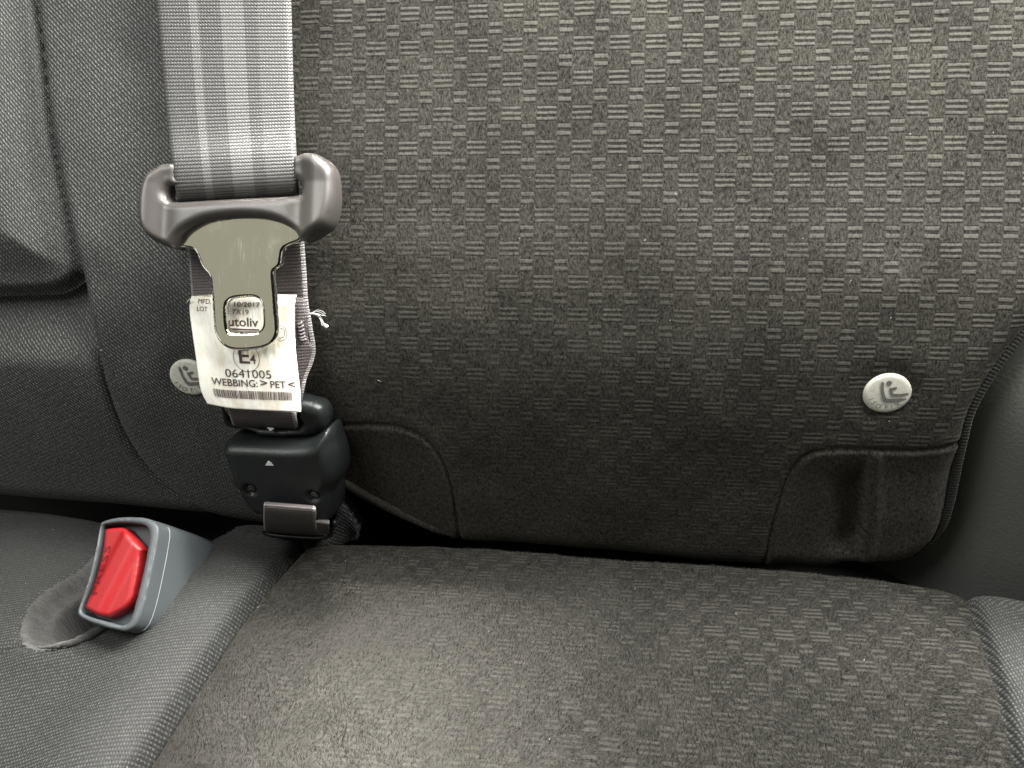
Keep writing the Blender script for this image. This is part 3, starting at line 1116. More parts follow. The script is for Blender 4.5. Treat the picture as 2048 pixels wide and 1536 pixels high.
rr = rimR[1:-12]
rt = np.gradient(rr, axis=0); rt /= np.linalg.norm(rt, axis=1)[:, None]
ro = np.stack([rt[:, 1], -rt[:, 0]], 1)
ro *= np.where(inside(rr[:, 0] + ro[:, 0] * 0.002, rr[:, 1] + ro[:, 1] * 0.002, well), 1.0, -1.0)[:, None]
hz = np.convolve(np.pad(cush_h(rr[:, 0] - ro[:, 0] * 0.0035, rr[:, 1] - ro[:, 1] * 0.0035), 4, 'edge'), np.ones(9) / 9, 'valid')
hz = np.maximum(hz, 0.0) + 0.0012
hz = hz - 0.0004
rr = rr + ro * 0.0004
jit = NR.normal(0, 0.00022, (len(rr), 2))
tube('felt_edge', QS(rr[:, 0] + jit[:, 0], rr[:, 1] + jit[:, 1], hz), (0.0017 + NR.normal(0, 0.00022, len(rr))) * np.clip(np.minimum(np.arange(len(rr)), np.arange(len(rr))[::-1]) / 8.0, 0.25, 1), M['fleece'], cushion, 10)

# =================================================================== ISOFIX BUTTONS


def text_mesh(body, size=1.0, bold=0.0, font_shear=0.0, align='LEFT', spacing=1.0):
    c = bpy.data.curves.new('lettering', 'FONT')
    c.body = body
    c.size = size
    c.align_x = align
    c.offset = bold
    c.shear = font_shear
    c.space_character = spacing
    c.resolution_u = 3
    o = bpy.data.objects.new('lettering', c)
    scene.collection.objects.link(o)
    bpy.context.view_layer.update()
    me = bpy.data.meshes.new_from_object(o.evaluated_get(bpy.context.evaluated_depsgraph_get()))
    v = np.array([list(x.co) for x in me.vertices])
    f = [tuple(p.vertices) for p in me.polygons]
    bpy.data.objects.remove(o); bpy.data.curves.remove(c); bpy.data.meshes.remove(me)
    # keep faces pointing up
    out = []
    for q in f:
        a = v[list(q)]
        ar = 0.5 * sum(a[k][0] * a[(k + 1) % len(q)][1] - a[(k + 1) % len(q)][0] * a[k][1] for k in range(len(q)))
        out.append(q if ar > 0 else q[::-1])
    return v[:, :2], out


class Print:
    """collects flat print in 2-D and lays it on a surface"""

    def __init__(self):
        self.v = []; self.f = []

    def add(self, v, f):
        o = len(self.v)
        self.v += [tuple(p) for p in v]
        self.f += [tuple(i + o for i in q) for q in f]

    def text(self, body, x, y, size, bold=0.0, rot=0.0, align='LEFT', width=None, sx=1.0, spacing=1.0):
        v, f = text_mesh(body, 1.0, bold, 0, align, spacing)
        if width:
            k = width / (v[:, 0].max() - v[:, 0].min())
            v = v * np.array([k, size]); v[:, 0] -= v[:, 0].min() if align == 'LEFT' else 0
        else:
            v = v * size * np.array([sx, 1])
        c, s = math.cos(rot), math.sin(rot)
        v = np.stack([v[:, 0] * c - v[:, 1] * s + x, v[:, 0] * s + v[:, 1] * c + y], 1)
        self.add(v, f)

    def poly(self, pts):
        pts = np.asarray(pts, float)
        a = 0.5 * np.sum(pts[:, 0] * np.roll(pts[:, 1], -1) - np.roll(pts[:, 0], -1) * pts[:, 1])
        if a < 0:
            pts = pts[::-1]
        vs = [Vector((float(p[0]), float(p[1]))) for p in pts]
        n = len(vs)
        ov, _, of, _, _, _ = delaunay_2d_cdt(vs, [(k, (k + 1) % n) for k in range(n)], [], 1, 1e-7)
        V2 = np.array([[p.x, p.y] for p in ov])
        fs = []
        for t in of:
            q = V2[list(t)]
            ar = (q[1, 0] - q[0, 0]) * (q[2, 1] - q[0, 1]) - (q[1, 1] - q[0, 1]) * (q[2, 0] - q[0, 0])
            fs.append(tuple(t) if ar > 0 else tuple(t)[::-1])
        self.add(V2, fs)

    def rect(self, x0, y0, x1, y1, n=1):
        v = []; f = []
        for k in range(n + 1):
            x = x0 + (x1 - x0) * k / n
            v += [(x, y0), (x, y1)]
        for k in range(n):
            f.append((2 * k, 2 * k + 2, 2 * k + 3, 2 * k + 1))
        self.add(v, f)

    def ring(self, cx, cy, rx, ry, t, n=48, a0=0, a1=2 * math.pi):
        v = []; f = []
        for k in range(n + 1):
            a = a0 + (a1 - a0) * k / n
            v += [(cx + (rx - t) * math.cos(a), cy + (ry - t * ry / rx) * math.sin(a)), (cx + rx * math.cos(a), cy + ry * math.sin(a))]
        for k in range(n):
            f.append((2 * k, 2 * k + 1, 2 * k + 3, 2 * k + 2))
        self.add(v, f)


emb = Print()
zc = lambda pts: [((x - 808) / 130, -(y - 240) / 109) for x, y in pts]
emb.poly([(-0.06 + 0.115 * math.cos(a), 0.55 + 0.125 * math.sin(a)) for a in np.linspace(0, 2 * math.pi, 20, endpoint=False)])
emb.poly(smooth(zc([(757, 178), (773, 177), (776, 205), (786, 235), (803, 263), (850, 263), (900, 260), (906, 267), (870, 279), (830, 284), (794, 283), (776, 258), (764, 222)]), 3, True))
emb.poly(zc([(804, 207), (845, 198), (848, 211), (824, 219), (834, 236), (870, 236), (908, 230), (917, 240), (888, 249), (850, 252), (826, 251), (815, 238)]))
for ch, px_, py_ in (('I', -0.68, -0.27), ('S', -0.53, -0.47), ('O', -0.32, -0.61), ('F', 0.02, -0.67), ('I', 0.23, -0.63), ('X', 0.47, -0.50)):
    a = math.atan2(py_, px_)
    r_ = a + math.pi / 2
    v, f = text_mesh(ch, 0.33, 0.0, 0, 'CENTER')
    v = v - np.array([0, 0.115])
    c, s = math.cos(r_), math.sin(r_)
    emb.add(np.stack([v[:, 0] * c - v[:, 1] * s + px_, v[:, 0] * s + v[:, 1] * c + py_], 1), f)


def back_h(u, v):
    i = np.clip(np.round((u - CU[0]) / 0.0008).astype(int), 0, len(CU) - 1)
    j = int(np.argmin(np.abs(VV[20:, i] - v))) + 20
    return float(detail[j, i])


def iso_button(cx, cy, label):
    p = S(cx, cy, 0.002)
    h0 = back_h(np.array(p[0]), p[1])
    p = S(cx, cy, h0 + 0.001)
    Rr = 0.0088
    t = thing('child_seat_button', (p[0], p[1], h0), label, 'button', 'child seat anchor buttons')
    ol = [(p[0] + Rr * math.cos(a), p[1] + Rr * 0.93 * math.sin(a)) for a in np.linspace(0, 2 * math.pi, 64, endpoint=False)]
    hf = lambda x, y, d: 0.0014 * roundprof(d, 0.0013) + 0.0002 * ss(0, 0.01, d)
    relief('disc', ol, hf, M['button'], t, 0.0009, h0 + 0.0003, 0.003)
    v = np.array(emb.v)
    zz = h0 + 0.0003 + 0.0014 + 0.00033 * np.ones(len(v))
    mesh_obj('emblem', np.column_stack([p[0] + v[:, 0] * Rr, p[1] + v[:, 1] * Rr * 0.93, zz]), emb.f, M['button_ink'], t, flat=True)
    return t


iso_button(1775, 787, 'round ivory button in the open beside the right-hand pocket')
iso_button(379, 755, 'round ivory button partly hidden by the white belt label')

# =================================================================== SEAT BELT


def sheet(name, rows, mat, parent, n=8, thick=0.0012, width=0.047, nx=24, label=None, bow=0.0, s0=0.0, s1=1.0):
    """rows: (pxL, pyL, wL, pxR, pyR, wR)"""
    Lp = np.array([S(r[0], r[1], r[2]) for r in rows]); Rp = np.array([S(r[3], r[4], r[5]) for r in rows])
    Lp = smooth(Lp, n); Rp = smooth(Rp, n)
    N_ = len(Lp)
    mid = 0.5 * (Lp + Rp)
    Ln = np.concatenate([[0], np.cumsum(np.linalg.norm(np.diff(mid, axis=0), axis=1))])
    T = np.gradient(mid, axis=0); T /= np.linalg.norm(T, axis=1)[:, None]
    X = Rp - Lp; X /= np.linalg.norm(X, axis=1)[:, None]
    Nn = np.cross(X, -T); Nn /= np.linalg.norm(Nn, axis=1)[:, None]
    ring_s = []
    for k in range(nx + 1):
        ring_s.append((k / nx, 1))
    for k in range(nx + 1):
        ring_s.append((1 - k / nx, -1))
    m_ = len(ring_s)
    verts = []; uvs = []
    for i in range(N_):
        for (s, sd) in ring_s:
            e = min(s, 1 - s)
            th = thick * 0.5 * min(1, 0.35 + e / 0.02)
            b = bow * (1 - (2 * s - 1) ** 2)
            verts.append(Lp[i] * (1 - s) + Rp[i] * s + Nn[i] * (sd * th + b))
            uvs.append(((s0 + (s1 - s0) * s) * width, Ln[i]))
    faces = []
    for i in range(N_ - 1):
        for k in range(m_):
            k2 = (k + 1) % m_
            faces.append((i * m_ + k, (i + 1) * m_ + k, (i + 1) * m_ + k2, i * m_ + k2))
    # orientation: make the front face the camera
    return mesh_obj(name, verts, faces, mat, parent, uv=uvs, label=label)


TW = 0.016          # plane of the tongue
belt = thing('seat_belt', S(500, 700, 0.004), 'grey woven seat belt with lengthwise stripes hanging down the backrest', 'seat belt')
sheet('upper_webbing', [(268, -420, 0.016, 563, -420, 0.016), (300, -100, 0.016, 577, -100, 0.016), (312, 0, 0.015, 582, 0, 0.015), (325, 140, 0.015, 586, 140, 0.015),
                        (336, 260, 0.0165, 590, 250, 0.0165), (343, 320, 0.0195, 593, 310, 0.0195), (350, 370, 0.0195, 596, 357, 0.0195), (354, 396, 0.0165, 598, 381, 0.0165),
                        (355, 406, 0.0125, 598.5, 392, 0.0125), (357, 416, 0.0085, 599, 402, 0.0085)], M['web'], belt, 8)
sheet('lower_webbing', [(356, 400, 0.0085, 599, 390, 0.0085), (362, 430, 0.006, 602, 420, 0.006), (370, 470, 0.005, 606, 460, 0.005), (377, 509, 0.004, 609, 495, 0.004),
                        (381, 560, 0.004, 613, 550, 0.004), (384, 600, 0.005, 616, 600, 0.004), (390, 650, 0.006, 624, 650, 0.004), (398, 700, 0.008, 631, 695, 0.004),
                        (415, 740, 0.010, 627, 722, 0.005), (434, 775, 0.011, 614, 755, 0.008), (446, 800, 0.012, 606, 790, 0.011), (452, 830, 0.010, 598, 830, 0.010)], M['web_dark'], belt, 6)
sheet('folded_end', [(560, 592, 0.0065, 607, 596, 0.0065), (560, 620, 0.007, 613, 620, 0.0075), (560, 650, 0.008, 616, 650, 0.008), (560, 675, 0.009, 616, 676, 0.0085), (566, 695, 0.010, 624, 694, 0.008),
                     (570, 720, 0.011, 622, 715, 0.008), (575, 745, 0.011, 609, 745, 0.010), (575, 765, 0.011, 604, 768, 0.011), (570, 800, 0.011, 603, 800, 0.011)], M['web_dark'], belt, 6, bow=0.0012, width=0.012)

# bar tack stitches on the folded end
sv = []; sf = []
z2 = lambda x, y: (x / 5.121 + 320, y / 5.121 + 560)
for k, (a, b) in enumerate((((1412, 445), (1458, 425)), ((1415, 480), (1470, 462)), ((1418, 515), (1478, 500)), ((1420, 550), (1484, 538)), ((1420, 585), (1490, 570)), ((1424, 606), (1500, 600)), ((1404, 210), (1500, 205)))):
    pa = S(*z2(*a), 0.0098); pb = S(*z2(*b), 0.0098)
    pts = [pa * (1 - t) + pb * t + np.array([0, -0.0004, 0.0009]) * math.sin(math.pi * t) for t in np.linspace(0, 1, 6)]
    v, f, _ = tube_data(pts, 0.00032, 6)
    o_ = len(sv); sv += v.tolist(); sf += [tuple(i + o_ for i in q) for q in f]
M['stitch_grey'] = plain('grey_stitch_thread', (0.26, 0.24, 0.24), 0.45)
tag(mesh_obj('stitching', sv, sf, M['stitch_grey'], belt), kind='stuff')
# frayed white thread ends
sv = []; sf = []
th = [([(1520, 345), (1570, 345), (1620, 360), (1650, 405), (1668, 445), (1715, 485)], [0.0003, 0.0004, 0.00045, 0.00045, 0.0006, 0.0009]),
      ([(1530, 350), (1590, 325), (1640, 330), (1700, 370)], 0.00012), ([(1540, 352), (1600, 310), (1660, 318), (1692, 345)], 0.0001),
      ([(1560, 350), (1620, 345), (1650, 360), (1690, 365)], 0.00012), ([(1670, 445), (1700, 455), (1722, 480)], 0.0002), ([(1600, 350), (1640, 400), (1660, 470)], 0.00015),
      ([(275, 238), (292, 205), (312, 195)], 0.0002), ([(268, 235), (285, 215)], 0.00015)]
for pts, r_ in th:
    p = smooth([S(*z2(x, y), 0.007 + 0.002 * math.sin(i)) for i, (x, y) in enumerate(pts)], 6)
    rr_ = np.interp(np.linspace(0, 1, len(p)), np.linspace(0, 1, len(pts)), np.broadcast_to(r_, (len(pts),)))
    v, f, _ = tube_data(p, rr_, 6)
    o_ = len(sv); sv += v.tolist(); sf += [tuple(i + o_ for i in q) for q in f]
tag(mesh_obj('loose_thread', sv, sf, M['thread'], belt), kind='stuff')

# ---- label: a Coons patch through its four edges
Lt = smooth([z2(345, 118), z2(312, 200), z2(303, 310), z2(325, 500), z2(362, 750), z2(395, 1000), z2(422, 1140), z2(485, 1268)], 10)
Rt = smooth([z2(1402, 152), z2(1386, 230), z2(1380, 450), z2(1390, 700), z2(1416, 950), z2(1438, 1150), z2(1446, 1352)], 10)
Tp = smooth([z2(345, 118), z2(600, 128), z2(1000, 142), z2(1402, 152)], 10)
Bt = smooth([z2(485, 1268), z2(720, 1312), z2(1000, 1332), z2(1446, 1352)], 10)


def along(c, t):
    L_ = np.concatenate([[0], np.cumsum(np.linalg.norm(np.diff(c, axis=0), axis=1))]); L_ /= L_[-1]
    return np.stack([np.interp(t, L_, c[:, 0]), np.interp(t, L_, c[:, 1])], -1)


def label_pt(s, t, off=0.0):
    """s across 0..1, t down 0..1 -> seat coordinates"""
    s = np.asarray(s, float); t = np.asarray(t, float)
    a = along(Lt, t); b = along(Rt, t); c = along(Tp, s); d = along(Bt, s)
    c00 = Tp[0]; c10 = Tp[-1]; c01 = Bt[0]; c11 = Bt[-1]
    S_ = s[..., None]; T_ = t[..., None]
    p = (1 - S_) * a + S_ * b + (1 - T_) * c + T_ * d - ((1 - S_) * (1 - T_) * c00 + S_ * (1 - T_) * c10 + (1 - S_) * T_ * c01 + S_ * T_ * c11)
    w = 0.0110 + 0.0130 * t ** 1.25 - 0.0050 * (1 - s) ** 2.2 - 0.0045 * np.clip((0.10 - t) / 0.10, 0, 1) ** 2
    w = w + 0.0018 * np.sin(math.pi * t) * (1 - s) + 0.0016 * np.sin(s * 5.0 + t * 2.2) * t - 0.0014 * np.clip((s - 0.94) / 0.06, 0, 1) ** 2
    out = np.empty(s.shape + (3,))
    fl = p.reshape(-1, 2); wf = np.broadcast_to(w + off, s.shape).ravel(); of = out.reshape(-1, 3)
    for k in range(len(fl)):
        of[k] = S(fl[k, 0], fl[k, 1], wf[k])
    return out


gs, gt = np.meshgrid(np.linspace(0, 1, 81), np.linspace(0, 1, 91))
Pf = label_pt(gs, gt); Pk = label_pt(gs, gt, -0.0004)
LR, LC = gs.shape
fv = np.concatenate([Pf.reshape(-1, 3), Pk.reshape(-1, 3)])
ff = []
nn = LR * LC
for i in range(LR - 1):
    for j in range(LC - 1):
        a = i * LC + j
        ff.append((a, a + LC, a + LC + 1, a + 1)); ff.append((nn + a, nn + a + 1, nn + a + LC + 1, nn + a + LC))
for j in range(LC - 1):
    ff.append((j, j + 1, nn + j + 1, nn + j)); a = (LR - 1) * LC + j; ff.append((a + 1, a, nn + a, nn + a + 1))
for i in range(LR - 1):
    a = i * LC; ff.append((a + LC, a, nn + a, nn + a + LC)); a = i * LC + LC - 1; ff.append((a, a + LC, nn + a + LC, nn + a))
uvl = np.stack([gs * 0.042, (1 - gt) * 0.045], -1).reshape(-1, 2)
lab = mesh_obj('label', fv, ff, M['label'], belt, uv=np.concatenate([uvl, uvl]), label='white printed label with bar code and text')
# print: x = s, y = -t (aspect: width 0.042, height 0.044)
pr = Print()
LW, LH = 0.0425, 0.0455


def refine(v, f, lim):
    """split long edges of flat print so that it can follow a curved surface"""
    bm = bmesh.new()
    bv = [bm.verts.new((p[0], p[1], 0)) for p in v]
    for q in f:
        try:
            bm.faces.new([bv[i] for i in q])
        except ValueError:
            pass
    bmesh.ops.triangulate(bm, faces=bm.faces[:])
    for _ in range(6):
        es = [e for e in bm.edges if e.calc_length() > lim]
        if not es:
            break
        bmesh.ops.subdivide_edges(bm, edges=es, cuts=1)
        bmesh.ops.triangulate(bm, faces=[x for x in bm.faces if len(x.verts) > 3])
    bm.verts.index_update()
    vv = np.array([[x.co.x, x.co.y] for x in bm.verts])
    ff_ = [tuple(x.index for x in q.verts) for q in bm.faces]
    bm.free()
    return vv, ff_


# work in label millimetres, x right, y down from the top left corner
def lx(zx): return (zx - 345) / 1055.0
pr.text('MOD.', 0.075, -0.040, 0.052, 0.0, sx=0.82)
pr.text('MFD.', 0.075, -0.103, 0.058, 0.0, width=0.125)
pr.text('LOT', 0.070, -0.170, 0.058, 0.0, width=0.10)
pr.text(': 10/2017', 0.370, -0.1165, 0.060, 0.002, width=0.295)
pr.text(': 7X19', 0.370, -0.181, 0.060, 0.002, width=0.190)
pr.text('Autoliv', 0.270, -0.2815, 0.108, 0.018, width=0.380)
pr.rect(0.270, -0.315, 0.655, -0.302, 6)
pr.rect(0.270, -0.327, 0.655, -0.321, 6)
pr.ring(0.862, -0.330, 0.062, 0.066, 0.0035)
pr.ring(0.862, -0.330, 0.041, 0.044, 0.0045)
pr.ring(0.503, -0.548, 0.130, 0.122, 0.0045)
pr.text('E', 0.430, -0.598, 0.185, 0.012, width=0.105)
pr.text('4', 0.535, -0.598, 0.110, 0.010, width=0.058)
pr.text('0641005', 0.275, -0.7205, 0.100, 0.0, width=0.455)
pr.text('WEBBING:', 0.128, -0.797, 0.086, 0.008, width=0.455)
pr.text('>', 0.610, -0.792, 0.092, 0.012, width=0.070)
pr.text('PET', 0.710, -0.800, 0.084, 0.008, width=0.150)
pr.text('<', 0.885, -0.800, 0.092, 0.012, width=0.070)
x = 0.130
br = random.Random(3)
while x < 0.915:
    w_ = br.choice((0.0045, 0.0045, 0.0045, 0.009))
    pr.rect(x, -0.905, x + w_, -0.833, 1)
    x += w_ + br.choice((0.0045, 0.0055, 0.0055, 0.010))
pv, pr.f = refine(pr.v, pr.f, 0.02)
PP = label_pt(np.clip(pv[:, 0], 0.001, 0.999), np.clip(-pv[:, 1], 0.0005, 0.9995), 0.00018)
pt_ = mesh_obj('printed_text', PP, pr.f, M['ink'], lab, flat=True)

# =================================================================== TONGUE
z1 = lambda pts: [(x / 3.49 + 240, y / 3.49 + 280) for x, y in pts]
tongue = thing('latch_tongue', S(480, 480, TW), 'chromed latch tongue in a dark plastic grip sliding on the belt', 'belt tongue')
TP = Plane(480, 470, TW, float(bulge(0.075) - bulge(0.035)) / 0.040)
body = TP.line(z1([(300, 165), (250, 195), (195, 235), (158, 310), (144, 400), (150, 520), (172, 612), (230, 690), (310, 738), (388, 764), (402, 735), (450, 665), (540, 605), (640, 568), (820, 546),
               (1000, 552), (1130, 585), (1225, 640), (1284, 712), (1400, 655), (1470, 600), (1500, 520), (1513, 400), (1502, 250), (1470, 170), (1400, 112), (1330, 90), (1270, 92), (1200, 110), (900, 128), (500, 152)]), 0.003, 5)
slot = TP.line(z1([(372, 428), (352, 400), (356, 350), (420, 322), (800, 298), (1180, 278), (1252, 288), (1276, 330), (1276, 370), (1230, 392), (800, 414), (420, 436)]), 0.001, 5)
tbx = TP.px(*z1([(820, 480)])[0])


def tongue_h(x, y, d):
    base = 0.0032 * roundprof(d, 0.0034)
    # ears at both ends bulge, with a finger hollow between ear and slot
    ax = (x - tbx[0])
    e = ss(0.026, 0.0335, np.abs(ax))
    h = base * (1 + 0.7 * e)
    # the bar behind the webbing is low
    bar = ss(tbx[1] + 0.0090, tbx[1] + 0.0115, y) * ss(0.0240, 0.0222, np.abs(ax))
    h = h * (1 - 0.75 * bar) - 0.0012 * bar
    h = h + 0.15 * np.clip(tbx[1] + 0.009 - y, 0, 0.024) * roundprof(d, 0.0034)
    # long soft hollow across the lower grip
    h -= 0.0007 * np.exp(-((np.abs(ax) - 0.0255) / 0.0035) ** 2) * ss(0, 0.004, d)
    return h


relief('grip', body, lambda x, y, d: tongue_h(x, y, d) + 0.0015, M['plastic_tongue'], tongue, 0.0010, 0, 0.003, holes=[slot], close=True, to3=TP.p3)
plate = TP.line(z1([(380, 745), (440, 752), (500, 762), (528, 788), (545, 830), (562, 872), (588, 912), (618, 945), (628, 1000), (640, 1150), (648, 1270), (658, 1345), (685, 1402), (735, 1448), (795, 1468),
                (900, 1468), (1000, 1452), (1062, 1418), (1095, 1368), (1102, 1300), (1090, 1150), (1078, 1010), (1072, 945), (1080, 908), (1120, 872), (1130, 815), (1140, 768), (1172, 737), (1270, 690),
                (1240, 600), (1100, 520), (820, 480), (560, 540), (430, 640)]), 0.001, 4)
hole = TP.line(z1([(742, 1160), (768, 1114), (835, 1100), (930, 1098), (975, 1122), (991, 1180), (994, 1285), (975, 1326), (930, 1337), (800, 1340), (757, 1332), (745, 1280)]), 0.001, 4)
relief('latch_plate', plate, lambda x, y, d: 0.0013 * roundprof(d, 0.0014), M['metal'], tongue, 0.0007, 0, 0.0011, holes=[hole], close=True, to3=TP.p3)

# =================================================================== CONNECTOR
# webbing loop round the lower bar
M['web_loop'] = webbing('loop_webbing', (0.055, 0.045, 0.046), (0.16, 0.145, 0.143), stripes=False, rib=0.0009, edge=0.03)
M['web_short'] = webbing('short_webbing', (0.040, 0.032, 0.033), (0.10, 0.086, 0.086), stripes=False, rib=0.0009, edge=0.03)
z3 = lambda pts: [(x / 3.657 + 400, y / 3.657 + 780) for x, y in pts]
CW = 0.0085
ctop = thing('connector_tongue', S(550, 855, CW), 'small black plastic connector end with folded webbing, under the white label', 'belt connector')
co = spx(z3([(150, 60), (142, 150), (150, 215), (178, 268), (240, 290), (330, 300), (395, 316), (430, 345), (520, 352), (630, 358), (680, 348), (800, 350), (872, 328), (915, 275), (922, 200), (895, 135), (845, 105), (790, 92), (700, 70), (420, 40)]), CW + 0.003, 5, True)
cslot = spx(z3([(205, 110), (200, 170), (225, 235), (290, 262), (480, 275), (660, 285), (715, 276), (728, 240), (700, 190), (680, 120), (450, 95)]), CW + 0.003, 4, True)
relief('body', co, lambda x, y, d: 0.0052 * roundprof(d, 0.0050), M['plastic'], ctop, 0.0011, CW, 0.006, holes=[cslot], close=True)
sheet('webbing', [(452, 800, 0.0125, 592, 806, 0.0125), (455, 815, 0.0150, 592, 820, 0.0150), (459, 830, 0.0155, 593, 835, 0.0155), (463, 842, 0.0140, 595, 847, 0.0140), (466, 850, 0.0105, 597, 855, 0.0105), (467, 853, 0.006, 598, 858, 0.006)], M['web_short'], ctop, 6, width=0.03)


def flatmark(name, pts3, h, mat, parent):
    """thin raised mark from seat-coordinate points"""
    p = np.array(pts3); n = len(p)
    q = p + np.array([0, 0, h])
    f = [tuple(range(n, 2 * n))] + [(k, (k + 1) % n, n + (k + 1) % n, n + k) for k in range(n)]
    return mesh_obj(name, np.concatenate([p, q]), f, mat, parent, flat=True)


flatmark('arrow_mark', [S(*q, CW + 0.0050) for q in z3([(492, 272), (520, 298), (546, 277)])], 0.0005, M['white'], ctop)

CB = 0.0105
cbot = thing('connector_buckle', S(570, 1000, CB), 'black plastic connector buckle with two screws at the foot of the belt', 'belt buckle')
cbo = spx(z3([(205, 362), (260, 352), (430, 358), (650, 366), (800, 356), (875, 325), (925, 292), (955, 315), (978, 390), (1003, 455), (1024, 560), (1020, 640), (988, 720), (990, 790), (985, 880), (962, 938), (930, 955), (850, 945),
                (650, 925), (470, 900), (395, 865), (345, 795), (292, 705), (245, 620), (216, 520), (190, 440), (180, 395)]), CB + 0.004, 5, True)
sc = [S(*z3([(375, 722)])[0], CB + 0.010), S(*z3([(832, 768)])[0], CB + 0.010)]


def cb_h(x, y, d):
    h = 0.0115 * roundprof(d, 0.0062)
    # bottom front steps back to make room for the webbing loop
    for p in sc:
        r_ = np.hypot(x - p[0], y - p[1])
        h -= 0.0022 * (1 - ss(0.0023, 0.0034, r_))
    return h


relief('body', cbo, cb_h, M['plastic'], cbot, 0.0010, CB, 0.010, close=True)
flatmark('arrow_mark', [S(*q, CB + 0.0114) for q in z3([(478, 549), (499, 518), (520, 528), (540, 551)])], 0.0004, M['white'], cbot)
for p in sc:
    pts = []
    nseg = 20
    vs_ = []; fs_ = []
    rads = [(0.0001, 0.0), (0.0015, 0.0), (0.0019, -0.0004), (0.0019, -0.0010)]
    zt = CB + 0.0102
    for r_, z_ in rads:
        for k in range(nseg):
            a = 2 * math.pi * k / nseg
            cr = 0.0005 if (r_ < 0.0016 and (k % 5 == 0)) else 0
            vs_.append((p[0] + r_ * math.cos(a), p[1] + r_ * math.sin(a), zt + z_ - cr))
    for i in range(len(rads) - 1):
        for k in range(nseg):
            fs_.append((i * nseg + k, (i + 1) * nseg + k, (i + 1) * nseg + (k + 1) % nseg, i * nseg + (k + 1) % nseg))
    M.setdefault('screw', plain('blackened_steel', (0.10, 0.10, 0.10), 0.35, 0.8))
    mesh_obj('screw', vs_, fs_, M['screw'], cbot)
zq = lambda x, y, w: (*[q for q in z3([(x, y)])[0]], w)
def lrow(xl, yl, xr, yr, w): return (*zq(xl, yl, w), *zq(xr, yr, w))
sheet('webbing_loop', [lrow(480, 842, 838, 870, 0.018), lrow(476, 826, 840, 856, 0.0250), lrow(470, 828, 846, 858, 0.0285), lrow(466, 850, 848, 880, 0.0302), lrow(464, 888, 848, 918, 0.0292), lrow(464, 938, 848, 966, 0.0250),
                       lrow(466, 990, 870, 1018, 0.0185), lrow(470, 1035, 915, 1058, 0.0105), lrow(478, 1052, 930, 1072, 0.005)], M['web_loop'], cbot, 6, width=0.03)
sheet('webbing_tail', [lrow(830, 945, 948, 958, 0.018), lrow(835, 955, 948, 968, 0.0215), lrow(842, 985, 946, 998, 0.0215), lrow(850, 1015, 944, 1024, 0.0185), lrow(860, 1040, 938, 1048, 0.014)], M['web_loop'], cbot, 5, width=0.012, nx=10)
pts = [S(*q, 0.0125) for q in smooth(z3([(462, 1020), (475, 1045), (540, 1062), (700, 1076), (840, 1082), (925, 1076), (960, 1040), (985, 960)]), 5)]
tube('wire_bar', pts, 0.0010, M['plastic'], cbot, 8)

slv = thing('mesh_sleeve', S(690, 1060, 0.004), 'black mesh fabric sleeve beside the foot of the connector', 'sleeve')
so = spx(z3([(985, 800), (1015, 850), (1070, 930), (1138, 1042), (1125, 1095), (1100, 1150), (860, 1160), (880, 1080), (940, 1050), (970, 960), (975, 880)]), 0.006, 5, True)
relief('cloth', so, lambda x, y, d: 0.003 * roundprof(d, 0.004) + 0.004 * np.sin(x * 260), M['mesh'], slv, 0.0014, 0.004, 0.010)

# =================================================================== RED BUCKLE
z4 = lambda pts: [(x / 3.2, y / 3.2 + 960) for x, y in pts]
N_c = np.array([-0.20, 0.365, 0.96]); N_c /= np.linalg.norm(N_c)
L_c = np.array([0.22, 0.955, -0.30]); L_c -= N_c * L_c.dot(N_c); L_c /= np.linalg.norm(L_c)
X_c = np.cross(L_c, N_c)
bN = MC @ N_c; bL = MC @ L_c; bX = MC @ X_c
bO = CAM + ray(232, 1150) * 0.304


def B(x, y, n=0.0):
    """pixel -> (a, b) on the face plane of the buckle, n metres in front of it"""
    d = ray(x, y)
    t = (n - bN.dot(CAM - bO)) / bN.dot(d)
    p = CAM + d * t - bO
    return np.array([p.dot(bX), p.dot(bL)])


def b3(x, y, z):
    x = np.asarray(x, float)
    return unbend(bO + np.multiply.outer(x, bX) + np.multiply.outer(np.asarray(y, float), bL) + np.multiply.outer(np.asarray(z, float), bN))


def bpx(pts, n=0.0, k=5):
    return np.array([B(x, y, n) for x, y in smooth(z4(pts), k, True)])


buckle = thing('seat_belt_buckle', tuple(unbend(bO - bN * 0.03)), 'grey plastic buckle with a red button standing in the felt cut-out', 'belt buckle')
outer = bpx([(640, 300), (660, 266), (750, 242), (850, 238), (940, 246), (1000, 282), (1014, 330), (1000, 430), (975, 560), (940, 720), (900, 860), (860, 935), (810, 966), (760, 962), (660, 938), (560, 902), (505, 868), (500, 830), (530, 750), (575, 610), (615, 430)])
inner = bpx([(652, 306), (690, 282), (780, 272), (890, 280), (940, 300), (958, 350), (945, 450), (915, 600), (880, 740), (842, 880), (810, 922), (760, 930), (660, 904), (560, 870), (524, 846), (524, 812), (560, 700), (600, 560), (630, 430)])
relief('bezel', outer, lambda x, y, d: -0.0004 + 0.0010 * roundprof(d, 0.0014), M['plastic_buckle'], buckle, 0.0010, 0, 0.0008, holes=[inner], to3=b3)
